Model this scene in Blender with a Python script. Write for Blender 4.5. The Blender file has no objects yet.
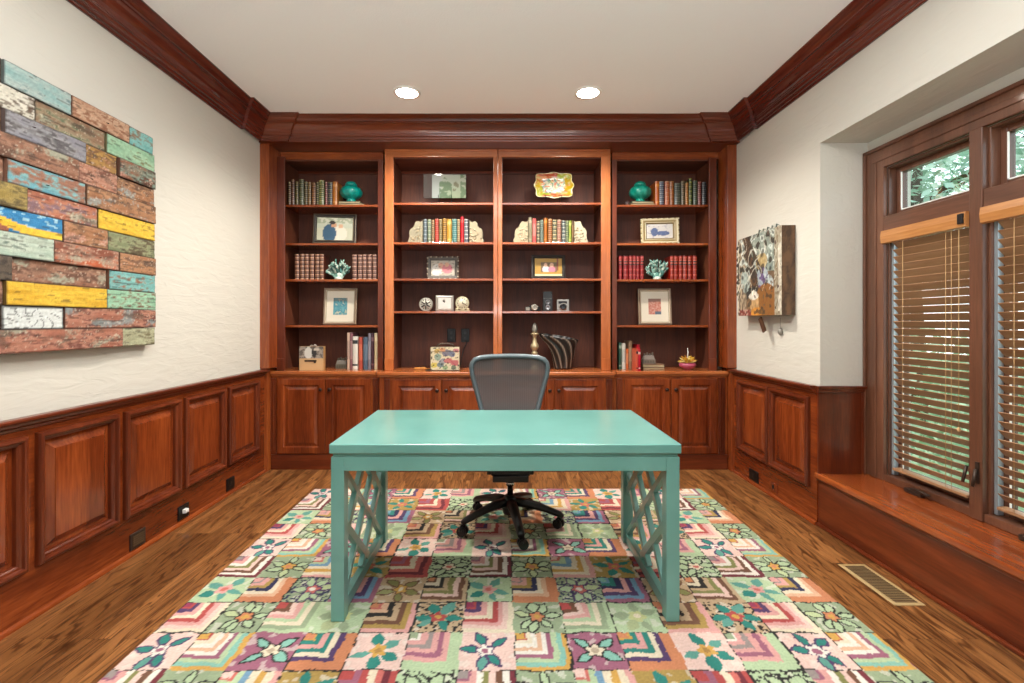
import bpy, math, random
from mathutils import Vector, noise as mn
PI = math.pi
scn = bpy.context.scene
COL = scn.collection
F, CX, CY, H = 478.0, 502.0, 322.0, 1.26
XL, XR, ZC, ZCB, YB = -2.02, 1.975, 2.92, 2.75, 4.54
def PX(px, y): return (px - CX) / F * y          # measured photo column -> metres at depth y
def PZ(py, y): return H + (CY - py) / F * y
def lin(c):
    if isinstance(c, str):
        c = tuple(int(c[i:i+2], 16) / 255 for i in (0, 2, 4))
    return tuple(v / 12.92 if v <= .04045 else ((v + .055) / 1.055) ** 2.4 for v in c)
def mix(a, b, t): return tuple(a[i] * (1 - t) + b[i] * t for i in range(3))
def N(x, y, z=0.0): return mn.noise(Vector((x, y, z)))

# ---------------------------------------------------------------- materials
def new_mat(name):
    m = bpy.data.materials.new(name); m.use_nodes = True
    nt = m.node_tree; b = nt.nodes['Principled BSDF']
    return m, nt, b
def plain(name, col, rough=.5, metal=0., coat=0., bump=0., bscale=80., emit=0., spec=.5):
    m, nt, b = new_mat(name)
    c = lin(col); b.inputs['Base Color'].default_value = (*c, 1)
    b.inputs['Roughness'].default_value = rough; b.inputs['Metallic'].default_value = metal
    b.inputs['Coat Weight'].default_value = coat
    b.inputs['Specular IOR Level'].default_value = spec
    if emit:
        b.inputs['Emission Color'].default_value = (*c, 1); b.inputs['Emission Strength'].default_value = emit
    n = nt.nodes.new('ShaderNodeTexNoise'); n.inputs['Scale'].default_value = bscale
    tc = nt.nodes.new('ShaderNodeTexCoord'); nt.links.new(tc.outputs['Object'], n.inputs['Vector'])
    if bump:
        bp = nt.nodes.new('ShaderNodeBump'); bp.inputs['Strength'].default_value = bump; bp.inputs['Distance'].default_value = .01
        nt.links.new(n.outputs['Fac'], bp.inputs['Height']); nt.links.new(bp.outputs['Normal'], b.inputs['Normal'])
    mr = nt.nodes.new('ShaderNodeMapRange'); mr.inputs['To Min'].default_value = rough * .9; mr.inputs['To Max'].default_value = min(1, rough * 1.1)
    nt.links.new(n.outputs['Fac'], mr.inputs['Value']); nt.links.new(mr.outputs['Result'], b.inputs['Roughness'])
    return m
def painted(name, rough=.6, coat=0., metal=0., bump=0., val=1., sat=1.):
    m, nt, b = new_mat(name)
    a = nt.nodes.new('ShaderNodeAttribute'); a.attribute_name = 'Col'
    hs = nt.nodes.new('ShaderNodeHueSaturation'); hs.inputs['Value'].default_value = val; hs.inputs['Saturation'].default_value = sat
    nt.links.new(a.outputs['Color'], hs.inputs['Color']); nt.links.new(hs.outputs['Color'], b.inputs['Base Color'])
    b.inputs['Roughness'].default_value = rough; b.inputs['Coat Weight'].default_value = coat; b.inputs['Metallic'].default_value = metal
    if bump:
        n = nt.nodes.new('ShaderNodeTexNoise'); n.inputs['Scale'].default_value = 260
        tc = nt.nodes.new('ShaderNodeTexCoord'); nt.links.new(tc.outputs['Object'], n.inputs['Vector'])
        bp = nt.nodes.new('ShaderNodeBump'); bp.inputs['Strength'].default_value = bump; bp.inputs['Distance'].default_value = .004
        nt.links.new(n.outputs['Fac'], bp.inputs['Height']); nt.links.new(bp.outputs['Normal'], b.inputs['Normal'])
    return m
def wood(name, axis, dark, mid, light, rough=.32, coat=.25, fine=1.0):
    m, nt, b = new_mat(name); L = nt.links.new
    tc = nt.nodes.new('ShaderNodeTexCoord'); oi = nt.nodes.new('ShaderNodeObjectInfo')
    add = nt.nodes.new('ShaderNodeVectorMath'); add.operation = 'ADD'
    mul = nt.nodes.new('ShaderNodeVectorMath'); mul.operation = 'SCALE'
    cmb = nt.nodes.new('ShaderNodeCombineXYZ')
    for k in range(3): L(oi.outputs['Random'], cmb.inputs[k])
    L(cmb.outputs[0], mul.inputs[0]); mul.inputs['Scale'].default_value = 7.3
    L(tc.outputs['Object'], add.inputs[0]); L(mul.outputs[0], add.inputs[1])
    mp = nt.nodes.new('ShaderNodeMapping'); s = [1, 1, 1]; s['xyz'.index(axis)] = .09
    mp.inputs['Scale'].default_value = s; L(add.outputs[0], mp.inputs['Vector'])
    n1 = nt.nodes.new('ShaderNodeTexNoise'); n1.inputs['Scale'].default_value = 7 * fine; n1.inputs['Detail'].default_value = 5; n1.inputs['Distortion'].default_value = .6
    n2 = nt.nodes.new('ShaderNodeTexNoise'); n2.inputs['Scale'].default_value = 90 * fine; n2.inputs['Detail'].default_value = 3
    L(mp.outputs[0], n1.inputs['Vector']); L(mp.outputs[0], n2.inputs['Vector'])
    mx = nt.nodes.new('ShaderNodeMix'); mx.inputs[0].default_value = .33
    L(n1.outputs['Fac'], mx.inputs[2]); L(n2.outputs['Fac'], mx.inputs[3])
    cr = nt.nodes.new('ShaderNodeValToRGB'); e = cr.color_ramp.elements
    e[0].position = .34; e[0].color = (*lin(dark), 1); e[1].position = .66; e[1].color = (*lin(light), 1)
    q = cr.color_ramp.elements.new(.5); q.color = (*lin(mid), 1)
    L(mx.outputs[0], cr.inputs['Fac']); L(cr.outputs['Color'], b.inputs['Base Color'])
    b.inputs['Roughness'].default_value = rough; b.inputs['Coat Weight'].default_value = coat; b.inputs['Coat Roughness'].default_value = .07
    bp = nt.nodes.new('ShaderNodeBump'); bp.inputs['Strength'].default_value = .06; bp.inputs['Distance'].default_value = .002
    L(n2.outputs['Fac'], bp.inputs['Height']); L(bp.outputs['Normal'], b.inputs['Normal'])
    return m
WD = {}
for ax in 'xyz':
    WD[ax] = wood('cherry_' + ax, ax, '62280e', '843d19', 'a35626', rough=.27, coat=.4)
    WD['d' + ax] = wood('dark_cherry_' + ax, ax, '451809', '5c240e', '743418', rough=.3, coat=.2)
    WD['p' + ax] = wood('panel_cherry_' + ax, ax, '4f1e0a', '702f12', '92461e', rough=.24, coat=.4)
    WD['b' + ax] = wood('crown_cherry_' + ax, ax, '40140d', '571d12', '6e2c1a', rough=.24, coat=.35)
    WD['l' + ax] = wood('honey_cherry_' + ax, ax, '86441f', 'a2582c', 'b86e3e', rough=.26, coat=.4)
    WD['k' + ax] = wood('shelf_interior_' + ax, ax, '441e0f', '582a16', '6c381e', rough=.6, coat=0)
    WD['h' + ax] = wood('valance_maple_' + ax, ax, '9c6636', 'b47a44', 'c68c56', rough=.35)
    WD['s' + ax] = wood('blind_slat_' + ax, ax, '8a6444', '9c7452', 'ac8462', rough=.45, coat=.1)
    WD['w' + ax] = wood('window_walnut_' + ax, ax, '4c2d1e', '5e3a28', '704834', rough=.4)
M = dict(
    painted=painted('painted', .5, val=.66, sat=1.08), gloss_paint=painted('painted_glazed', .28, .35, val=.66, sat=1.08), matte=painted('painted_matte', .95, val=.80, sat=1.0),
    metalpaint=painted('painted_metal', .35, 0, .7, val=.75), plankpaint=painted('weathered_paint', .8, 0, 0, .6, val=.9),
    black=plain('black_plastic', '141416', .35), blackm=plain('black_metal', '0d0d0e', .35, .0, spec=.35), chrome=plain('chrome', 'c8c8c8', .2, 1),
    greyp=plain('grey_plastic', '5c666a', .35, .3), bronze=plain('aged_bronze', '4a3e36', .4, .7), knob=plain('dark_bronze_knob', '33211a', .4, .6),
    brass=plain('vent_brass', 'c2a877', .45, .3), ventdark=plain('vent_dark', '5a4630', .5, .3), pit=plain('vent_pit', '1a120c', .9),
    ceil=plain('ceiling_paint', 'f1f2f1', .9, bump=.1, bscale=120),
    white=plain('white_trim', 'ecebe6', .5), silver=plain('aluminium_track', 'a9b4ba', .35, .6),
    cord=plain('blind_cord', 'c9a473', .8), turq=None, flame=plain('lamp_glow', 'fff4e0', .5, emit=45.),
    bowl=plain('pink_glaze', 'a84a62', .3, coat=.5), bark=plain('bark', '4a3c30', .9, bump=.5, bscale=20),
    grass=plain('lawn', '9fb58c', .95, bump=.4, bscale=15), gold=plain('gold_leaf', 'b88a3a', .4, .6))
def wall_mat():
    m, nt, b = new_mat('plaster'); L = nt.links.new
    tc = nt.nodes.new('ShaderNodeTexCoord'); mp = nt.nodes.new('ShaderNodeMapping'); mp.inputs['Scale'].default_value = (1, .25, 1)
    L(tc.outputs['Object'], mp.inputs['Vector'])
    n = nt.nodes.new('ShaderNodeTexNoise'); n.inputs['Scale'].default_value = 22; n.inputs['Detail'].default_value = 6; n.inputs['Distortion'].default_value = .8
    L(mp.outputs[0], n.inputs['Vector'])
    bp = nt.nodes.new('ShaderNodeBump'); bp.inputs['Strength'].default_value = .35; bp.inputs['Distance'].default_value = .012
    L(n.outputs['Fac'], bp.inputs['Height']); L(bp.outputs['Normal'], b.inputs['Normal'])
    b.inputs['Base Color'].default_value = (*lin('c9c5ba'), 1); b.inputs['Roughness'].default_value = .75
    return m
M['wall'] = wall_mat()
def turq_mat():
    m, nt, b = new_mat('turquoise_lacquer'); L = nt.links.new
    tc = nt.nodes.new('ShaderNodeTexCoord'); n = nt.nodes.new('ShaderNodeTexNoise'); n.inputs['Scale'].default_value = 3; n.inputs['Detail'].default_value = 6
    L(tc.outputs['Object'], n.inputs['Vector'])
    cr = nt.nodes.new('ShaderNodeValToRGB'); e = cr.color_ramp.elements
    e[0].position = .3; e[0].color = (*lin('5c938b'), 1); e[1].position = .75; e[1].color = (*lin('6ea59c'), 1)
    L(n.outputs['Fac'], cr.inputs['Fac']); L(cr.outputs['Color'], b.inputs['Base Color'])
    b.inputs['Roughness'].default_value = .3; b.inputs['Coat Weight'].default_value = .6; b.inputs['Coat Roughness'].default_value = .22
    return m
M['turq'] = turq_mat()
def floor_mat():
    m, nt, b = new_mat('oak_strip_floor'); L = nt.links.new
    tc = nt.nodes.new('ShaderNodeTexCoord'); sp = nt.nodes.new('ShaderNodeSeparateXYZ'); L(tc.outputs['Object'], sp.inputs[0])
    cb = nt.nodes.new('ShaderNodeCombineXYZ'); L(sp.outputs['Y'], cb.inputs['X']); L(sp.outputs['X'], cb.inputs['Y'])
    br = nt.nodes.new('ShaderNodeTexBrick'); L(cb.outputs[0], br.inputs['Vector'])
    br.inputs['Scale'].default_value = 1; br.inputs['Brick Width'].default_value = .95; br.inputs['Row Height'].default_value = .0575
    br.inputs['Mortar Size'].default_value = .0007; br.inputs['Mortar Smooth'].default_value = .3; br.offset = .37; br.offset_frequency = 3
    br.inputs['Color1'].default_value = (0, 0, 0, 1); br.inputs['Color2'].default_value = (1, 1, 1, 1); br.inputs['Mortar'].default_value = (0, 0, 0, 1)
    # every strip gets its own grain offset
    off = nt.nodes.new('ShaderNodeVectorMath'); off.operation = 'SCALE'; off.inputs['Scale'].default_value = 9.7; L(br.outputs['Color'], off.inputs[0])
    ad = nt.nodes.new('ShaderNodeVectorMath'); ad.operation = 'ADD'; L(tc.outputs['Object'], ad.inputs[0]); L(off.outputs[0], ad.inputs[1])
    mp = nt.nodes.new('ShaderNodeMapping'); mp.inputs['Scale'].default_value = (7.5, .8, 1); L(ad.outputs[0], mp.inputs['Vector'])
    n1 = nt.nodes.new('ShaderNodeTexNoise'); n1.inputs['Scale'].default_value = 1.6; n1.inputs['Detail'].default_value = 2; n1.inputs['Distortion'].default_value = .7; L(mp.outputs[0], n1.inputs['Vector'])
    mu = nt.nodes.new('ShaderNodeMath'); mu.operation = 'MULTIPLY'; mu.inputs[1].default_value = 55; L(n1.outputs['Fac'], mu.inputs[0])
    si = nt.nodes.new('ShaderNodeMath'); si.operation = 'SINE'; L(mu.outputs[0], si.inputs[0])
    mr = nt.nodes.new('ShaderNodeMapRange'); mr.inputs['From Min'].default_value = .35; mr.inputs['From Max'].default_value = 1; L(si.outputs[0], mr.inputs['Value'])
    n2 = nt.nodes.new('ShaderNodeTexNoise'); n2.inputs['Scale'].default_value = 9; n2.inputs['Detail'].default_value = 6; L(mp.outputs[0], n2.inputs['Vector'])
    rm = nt.nodes.new('ShaderNodeMath'); rm.operation = 'MULTIPLY'; rm.inputs[1].default_value = 1.7; rm.use_clamp = True; L(n2.outputs['Fac'], rm.inputs[0])
    rg = nt.nodes.new('ShaderNodeMath'); rg.operation = 'MULTIPLY'; L(mr.outputs[0], rg.inputs[0]); L(rm.outputs[0], rg.inputs[1])
    cr = nt.nodes.new('ShaderNodeValToRGB'); e = cr.color_ramp.elements
    e[0].position = 0; e[0].color = (*lin('6e4624'), 1); e[1].position = 1; e[1].color = (*lin('9c6a3c'), 1)
    L(br.outputs['Color'], cr.inputs['Fac'])
    m1 = nt.nodes.new('ShaderNodeMix'); m1.data_type = 'RGBA'; m1.blend_type = 'MULTIPLY'; L(rg.outputs[0], m1.inputs[0]); L(cr.outputs['Color'], m1.inputs[6]); m1.inputs[7].default_value = (.26, .20, .15, 1)
    cr2 = nt.nodes.new('ShaderNodeValToRGB'); e = cr2.color_ramp.elements; e[0].position = .3; e[0].color = (.6, .55, .5, 1); e[1].position = .7; e[1].color = (1.25, 1.22, 1.2, 1); L(n2.outputs['Fac'], cr2.inputs['Fac'])
    m2 = nt.nodes.new('ShaderNodeMix'); m2.data_type = 'RGBA'; m2.blend_type = 'MULTIPLY'; m2.inputs[0].default_value = .8; L(m1.outputs[2], m2.inputs[6]); L(cr2.outputs['Color'], m2.inputs[7])
    m3 = nt.nodes.new('ShaderNodeMix'); m3.data_type = 'RGBA'; L(br.outputs['Fac'], m3.inputs[0]); L(m2.outputs[2], m3.inputs[6]); m3.inputs[7].default_value = (*lin('2e1a0c'), 1)
    L(m3.outputs[2], b.inputs['Base Color']); b.inputs['Roughness'].default_value = .34; b.inputs['Coat Weight'].default_value = .2
    return m
M['floor'] = floor_mat()
def glass_mat(name, tint=(.93, .97, .97), refl=.07):
    m = bpy.data.materials.new(name); m.use_nodes = True; nt = m.node_tree; nt.nodes.clear(); L = nt.links.new
    o = nt.nodes.new('ShaderNodeOutputMaterial'); t = nt.nodes.new('ShaderNodeBsdfTransparent'); g = nt.nodes.new('ShaderNodeBsdfGlossy'); x = nt.nodes.new('ShaderNodeMixShader')
    t.inputs[0].default_value = (*tint, 1); g.inputs['Roughness'].default_value = .03; x.inputs[0].default_value = refl
    L(t.outputs[0], x.inputs[1]); L(g.outputs[0], x.inputs[2]); L(x.outputs[0], o.inputs[0]); return m
M['glass'] = glass_mat('window_glass'); M['acrylic'] = glass_mat('clear_acrylic', (.8, .82, .84), .18)
def mesh_mat():
    m = bpy.data.materials.new('chair_mesh'); m.use_nodes = True; nt = m.node_tree; L = nt.links.new
    b = nt.nodes['Principled BSDF']; o = nt.nodes['Material Output']
    b.inputs['Base Color'].default_value = (*lin('494240'), 1); b.inputs['Roughness'].default_value = .6
    t = nt.nodes.new('ShaderNodeBsdfTransparent'); x = nt.nodes.new('ShaderNodeMixShader')
    tc = nt.nodes.new('ShaderNodeTexCoord'); w = nt.nodes.new('ShaderNodeTexWave'); w.wave_type = 'BANDS'; w.bands_direction = 'X'; w.inputs['Scale'].default_value = 22
    L(tc.outputs['Object'], w.inputs['Vector'])
    mr = nt.nodes.new('ShaderNodeMapRange'); mr.inputs['To Min'].default_value = .82; mr.inputs['To Max'].default_value = 1.0; L(w.outputs['Fac'], mr.inputs['Value'])
    L(mr.outputs[0], x.inputs[0]); L(t.outputs[0], x.inputs[1]); L(b.outputs[0], x.inputs[2]); L(x.outputs[0], o.inputs[0]); return m
M['mesh'] = mesh_mat()
def leaf_mat():
    m = bpy.data.materials.new('foliage'); m.use_nodes = True; nt = m.node_tree; L = nt.links.new
    b = nt.nodes['Principled BSDF']; o = nt.nodes['Material Output']
    a = nt.nodes.new('ShaderNodeAttribute'); a.attribute_name = 'Col'; L(a.outputs['Color'], b.inputs['Base Color']); b.inputs['Roughness'].default_value = .6
    t = nt.nodes.new('ShaderNodeBsdfTranslucent'); L(a.outputs['Color'], t.inputs[0]); x = nt.nodes.new('ShaderNodeMixShader'); x.inputs[0].default_value = .45
    L(b.outputs[0], x.inputs[1]); L(t.outputs[0], x.inputs[2]); L(x.outputs[0], o.inputs[0]); return m
M['leaf'] = leaf_mat()

# ---------------------------------------------------------------- mesh builder
class MB:
    def __init__(s): s.v = []; s.f = []; s.c = []; s.vc = None; s.smooth = []
    def face(s, idx, c=None, sm=False): s.f.append(tuple(idx)); s.c.append(c); s.smooth.append(sm)
    def pts(s, ps):
        b = len(s.v); s.v += [tuple(p) for p in ps]; return b
    def box(s, x0, x1, y0, y1, z0, z1, c=None):
        b = s.pts([(x0,y0,z0),(x1,y0,z0),(x1,y1,z0),(x0,y1,z0),(x0,y0,z1),(x1,y0,z1),(x1,y1,z1),(x0,y1,z1)])
        for q in ((0,3,2,1),(4,5,6,7),(0,1,5,4),(1,2,6,5),(2,3,7,6),(3,0,4,7)): s.face([b+i for i in q], c)
        return s
    def prism(s, poly, P, h0, h1, c=None, sm=False):   # poly in (a,b), P(a,b,h)
        n = len(poly); b = s.pts([P(a, q, h0) for a, q in poly] + [P(a, q, h1) for a, q in poly])
        for i in range(n): j = (i+1) % n; s.face((b+i, b+j, b+n+j, b+n+i), c, sm)
        s.face([b+n-1-i for i in range(n)], c); s.face([b+n+i for i in range(n)], c); return s
    def lathe(s, prof, seg=24, o=(0,0,0), c=None, rib=0, ribn=8, colf=None, axis='z', cap=True):
        b = len(s.v)
        for r, z in prof:
            for k in range(seg):
                t = 2*PI*k/seg; rr = r * (1 + rib * math.cos(ribn*t)); p = (rr*math.cos(t), rr*math.sin(t), z)
                if axis == 'y': p = (p[0], -p[2], p[1])
                s.v.append((o[0]+p[0], o[1]+p[1], o[2]+p[2]))
        for i in range(len(prof)-1):
            for k in range(seg):
                j = (k+1) % seg; s.face((b+i*seg+k, b+i*seg+j, b+(i+1)*seg+j, b+(i+1)*seg+k), colf(i, k) if colf else c, True)
        if cap: s.face([b+seg-1-k for k in range(seg)], c); s.face([b+(len(prof)-1)*seg+k for k in range(seg)], c)
        return s
    def tube(s, path, rad, seg=8, c=None, closed=False, flat=1.0):
        n = len(path); b = len(s.v); R = rad if isinstance(rad, (list, tuple)) else [rad]*n
        P = [Vector(p) for p in path]; up = None
        for i in range(n):
            if closed: t = (P[(i+1) % n] - P[i-1])
            else: t = P[min(i+1, n-1)] - P[max(i-1, 0)]
            t.normalize()
            if up is None: up = Vector((0,0,1)) if abs(t.z) < .9 else Vector((1,0,0))
            a = t.cross(up)
            if a.length < 1e-4: a = t.orthogonal()
            a.normalize(); u2 = a.cross(t).normalized(); up = u2
            for k in range(seg):
                q = 2*PI*k/seg; s.v.append(tuple(P[i] + a*math.cos(q)*R[i] + u2*math.sin(q)*R[i]*flat))
        for i in range(n if closed else n-1):
            i2 = (i+1) % n
            for k in range(seg):
                j = (k+1) % seg; s.face((b+i*seg+k, b+i*seg+j, b+i2*seg+j, b+i2*seg+k), c, True)
        if not closed:
            s.face([b+seg-1-k for k in range(seg)], c); s.face([b+(n-1)*seg+k for k in range(seg)], c)
        return s
    def rings(s, P, a0, a1, b0, b1, prof, c=None):
        last = None
        for ins, h in prof:
            b = s.pts([P(a0+ins, b0+ins, h), P(a1-ins, b0+ins, h), P(a1-ins, b1-ins, h), P(a0+ins, b1-ins, h)])
            if last is not None:
                for i in range(4): j = (i+1) % 4; s.face((last+i, last+j, b+j, b+i), c)
            last = b
        s.face((last, last+1, last+2, last+3), c); return s
    def grid(s, P, nu, nv, colf, sm=False):    # P(u,v) with u,v in 0..1, colour per vertex
        b = len(s.v)
        if s.vc is None: s.vc = {}
        for j in range(nv+1):
            for i in range(nu+1):
                u, v = i/nu, j/nv; s.vc[len(s.v)] = colf(u, v); s.v.append(tuple(P(u, v)))
        for j in range(nv):
            for i in range(nu):
                q = b + j*(nu+1) + i; s.face((q, q+1, q+nu+2, q+nu+1), None, sm)
        return s
    def build(s, name, mat, parent=None, bevel=0, loc=None, solid=0, sub=0):
        me = bpy.data.meshes.new(name); me.from_pydata(s.v, [], s.f)
        if s.vc or any(c is not None for c in s.c):
            ca = me.color_attributes.new('Col', 'FLOAT_COLOR', 'CORNER'); arr = []
            for f, c in zip(s.f, s.c):
                if c is not None: arr += [*c, 1.0] * len(f)
                else:
                    for vi in f:
                        q = (s.vc or {}).get(vi, (.5, .5, .5)); arr += [q[0], q[1], q[2], 1.0]
            ca.data.foreach_set('color', arr)
        me.polygons.foreach_set('use_smooth', s.smooth)
        me.materials.append(M[mat] if isinstance(mat, str) and mat in M else WD[mat] if isinstance(mat, str) else mat)
        me.update(); o = bpy.data.objects.new(name, me); COL.objects.link(o)
        if parent is not None: o.parent = parent
        if loc is not None: o.location = loc
        if bevel:
            m = o.modifiers.new('bevel', 'BEVEL'); m.width = bevel; m.segments = 2; m.limit_method = 'ANGLE'
        if solid:
            m = o.modifiers.new('solid', 'SOLIDIFY'); m.thickness = solid
        if sub:
            m = o.modifiers.new('sub', 'SUBSURF'); m.levels = sub; m.render_levels = sub
        return o
def tag(o, label=None, cat=None, group=None, kind=None):
    if label: o['label'] = label
    if cat: o['category'] = cat
    if group: o['group'] = group
    if kind: o['kind'] = kind
    return o
def thing(name, label, cat, loc=(0,0,0), rz=0, group=None, kind=None):
    o = bpy.data.objects.new(name, None); o.empty_display_size = .05; COL.objects.link(o)
    o.location = loc; o.rotation_euler = (0, 0, rz); return tag(o, label, cat, group, kind)
ORD = ['zeroth','first','second','third','fourth','fifth','sixth','seventh','eighth','ninth','tenth','eleventh','twelfth','thirteenth','fourteenth']
def copy_tree(o, parent=None):
    c = o.copy(); COL.objects.link(c)
    if parent is not None: c.parent = parent
    for ch in list(o.children): copy_tree(ch, c)
    return c

# ---------------------------------------------------------------- room shell
YF = -1.7
def struct(o, label, cat): return tag(o, label, cat, kind='structure')
struct(MB().box(XL-.1, 2.6, YF, YB+.1, -.1, 0).build('floor', 'floor'), 'oak strip floor with boards running towards the bookcases', 'floor')
struct(MB().box(XL-.1, 2.6, YF, YB+.1, ZC, ZC+.1).build('ceiling', 'ceil'), 'plain off-white ceiling with two recessed lights', 'ceiling')
struct(MB().box(XL-.12, XL, YF, YB+.1, 0, ZC).build('wall_left', 'wall'), 'cream textured plaster wall behind the plank art', 'wall')
struct(MB().box(XL, XR, YB, YB+.12, 0, ZC).build('wall_back', 'wall'), 'back wall behind the built-in bookcases', 'wall')
M['wall_far'] = plain('taupe_wall', '6a5e52', .85)
struct(MB().box(XL-.12, 2.6, YF-.12, YF, 0, ZC).build('wall_front', 'wall_far'), 'wall on the near side of the room', 'wall')
YR = 2.967; RX = 2.27; YN = .95
w = MB()
w.box(XR, 2.42, YR, YB+.12, 0, ZC); w.box(XR, 2.42, YN, YR, 2.371, ZC); w.box(XR, 2.42, YF, YN, 0, ZC)
w.box(RX, 2.42, YN, YR, 2.2, 2.371); w.box(RX, 2.42, YN, YR, 0, .34); w.box(RX, 2.42, 2.83, YR, .34, 2.2); w.box(RX, 2.42, YN, 1.11, .34, 2.2)
struct(w.build('wall_right', 'wall'), 'cream plaster wall with the deep window recess', 'wall')

# crown moulding swept round the room with the breaks at both corners
path = [(XL,YF),(XL,3.695),(XL+.025,3.695),(XL+.025,3.945),(-1.777,3.945),(-1.777,3.97),(1.735,3.97),(1.735,3.945),(XR-.025,3.945),(XR-.025,3.695),(XR,3.695),(XR,YF)]
prof = [(0,2.75),(.010,2.75),(.016,2.754),(.018,2.762),(.026,2.764),(.030,2.772),(.032,2.780),(.042,2.783),(.046,2.790),(.048,2.796),(.054,2.797),(.056,2.804),(.062,2.806),(.064,2.812),(.066,2.826),(.076,2.842),(.094,2.860),(.108,2.866),(.112,2.868),(.112,2.876),(.122,2.879),(.126,2.888),(.132,2.896),(.146,2.902),(.156,2.908),(.165,2.912),(.165,2.92),(0,2.92)]
nrm = []
for i in range(len(path)-1):
    dx, dy = path[i+1][0]-path[i][0], path[i+1][1]-path[i][1]; l = math.hypot(dx, dy); nrm.append((dy/l, -dx/l))
def crown_pt(i, d):
    a = nrm[max(i-1, 0)]; b = nrm[min(i, len(nrm)-1)]; k = 1 + a[0]*b[0] + a[1]*b[1]
    return path[i][0] + d*(a[0]+b[0])/k, path[i][1] + d*(a[1]+b[1])/k
def crown(i0, i1, mat, label, num):
    m = MB(); n = len(prof)
    for i in range(i0, i1+1):
        for d, z in prof:
            x, y = crown_pt(i, d); m.v.append((x, y, z))
    for i in range(i1-i0):
        for k in range(n-1): m.face((i*n+k, i*n+k+1, (i+1)*n+k+1, (i+1)*n+k))
    if i0 > 0 and i1 < len(path)-1:
        m.box(XL, XR, 3.97, 4.24, 2.7505, 2.765)
    struct(m.build('trim_%d' % num, mat), label, 'crown molding')
crown(0, 3, 'by', 'dark red-brown crown molding along the left wall', 1)
crown(3, 8, 'dx', 'deep crown molding over the bookcases', 2)
crown(8, 11, 'by', 'dark red-brown crown molding along the window wall', 3)

# wainscot
RP = [(0,0),(.003,.014),(.008,.020),(.018,.022),(.026,.018),(.030,.010),(.038,.008),(.041,.000),(.052,-.006),(.056,-.006),(.088,.008),(.092,.010)]
RM = [(0,0),(.001,.016),(.006,.024),(.016,.027),(.022,.024),(.026,.014),(.034,.012),(.040,.006),(.042,-.010)]
RF = [(0,-.010),(.014,-.010),(.018,-.009),(.044,.006),(.046,.010)]
def wains_panel(P, a0, a1, z0, z1, parent):
    m = MB().rings(P, a0, a1, z0, z1, RM); m.f.pop(); m.c.pop(); m.smooth.pop(); m.build('panel_molding', 'dz', parent)  # darker wood also paints in the molding's shadow lines
    MB().rings(P, a0+.042, a1-.042, z0+.042, z1-.042, RF).build('raised_panel', 'pz', parent)
def wainscot(P, a_lo, a_hi, panels, label, num, ax):
    t = thing('trim_%d' % num, label, 'wainscoting', kind='structure')
    m = MB(); holes = sorted(panels); lo, hi = .215, .785
    def slab(a0, a1, z0, z1, h0=-.013, h1=0, mm=None, c=None):
        (mm or m).prism([(a0,z0),(a1,z0),(a1,z1),(a0,z1)], P, h0, h1)
    slab(a_lo, a_hi, 0, lo); slab(a_lo, a_hi, hi, .84)
    prev = a_lo
    for (p0, p1) in holes:
        slab(prev, p0, lo, hi); prev = p1
    slab(prev, a_hi, lo, hi); m.build('rail_and_stiles', ax, t)
    for (p0, p1) in holes: wains_panel(P, p0, p1, lo, hi, t)
    r = MB(); f = []
    cp = [(0,.865),(.040,.865),(.046,.860),(.046,.852),(.040,.846),(.030,.843),(.026,.832),(.018,.826),(.010,.822),(.008,.812),(0,.808)]
    n = len(cp); b = r.pts([P(a_lo, z, h) for h, z in cp] + [P(a_hi, z, h) for h, z in cp])
    for i in range(n): j = (i+1) % n; r.face((b+i, b+j, b+n+j, b+n+i))
    r.face([b+i for i in range(n)]); r.face([b+n+i for i in range(n)])
    r.build('chair_rail', 'd' + ax[-1], t)
    s = MB(); sp = [(0,0),(.018,0),(.018,.008),(.014,.016),(.006,.021),(0,.022)]; n = len(sp)
    b = s.pts([P(a_lo, z, h) for h, z in sp] + [P(a_hi, z, h) for h, z in sp])
    for i in range(n): j = (i+1) % n; s.face((b+i, b+j, b+n+j, b+n+i))
    s.face([b+i for i in range(n)]); s.face([b+n+i for i in range(n)])
    s.build('shoe_molding', ax[-1], t)
    return t
PLf = lambda a, b, h: (XL + .02 + h, a, b)
PRf = lambda a, b, h: (XR - .02 - h, a, b)
lp = [(3.480,3.912),(3.000,3.440),(2.520,2.960),(2.045,2.480)] + [(2.045-.478*k, 2.480-.478*k) for k in range(1, 8)]
wainscot(PLf, YF, 4.03, lp, 'cherry raised-panel wainscoting along the left wall', 4, 'py')
wainscot(PRf, YR, 4.03, [(3.495,3.945),(3.030,3.480)], 'cherry raised-panel wainscoting between bookcase and window recess', 5, 'py')
wainscot(PRf, YF, YN, [(YF+.1+.478*k, YF+.53+.478*k) for k in range(5)], 'cherry wainscoting beyond the near end of the window seat', 6, 'py')
# plain panelled jamb of the recess, facing the camera
m = MB(); m.box(XR-.02, RX-.005, YR-.014, YR, .3, .84); m.box(XR-.03, RX-.005, YR-.03, YR, .845, .865); m.box(XR-.026, RX-.005, YR-.024, YR, .825, .845)
m.box(RX-.05, RX-.005, YR-.02, YR-.014, .3, .825)
struct(m.build('trim_7', 'dz', bevel=.003), 'flat cherry panel with rail on the recess return', 'wainscoting')

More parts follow.
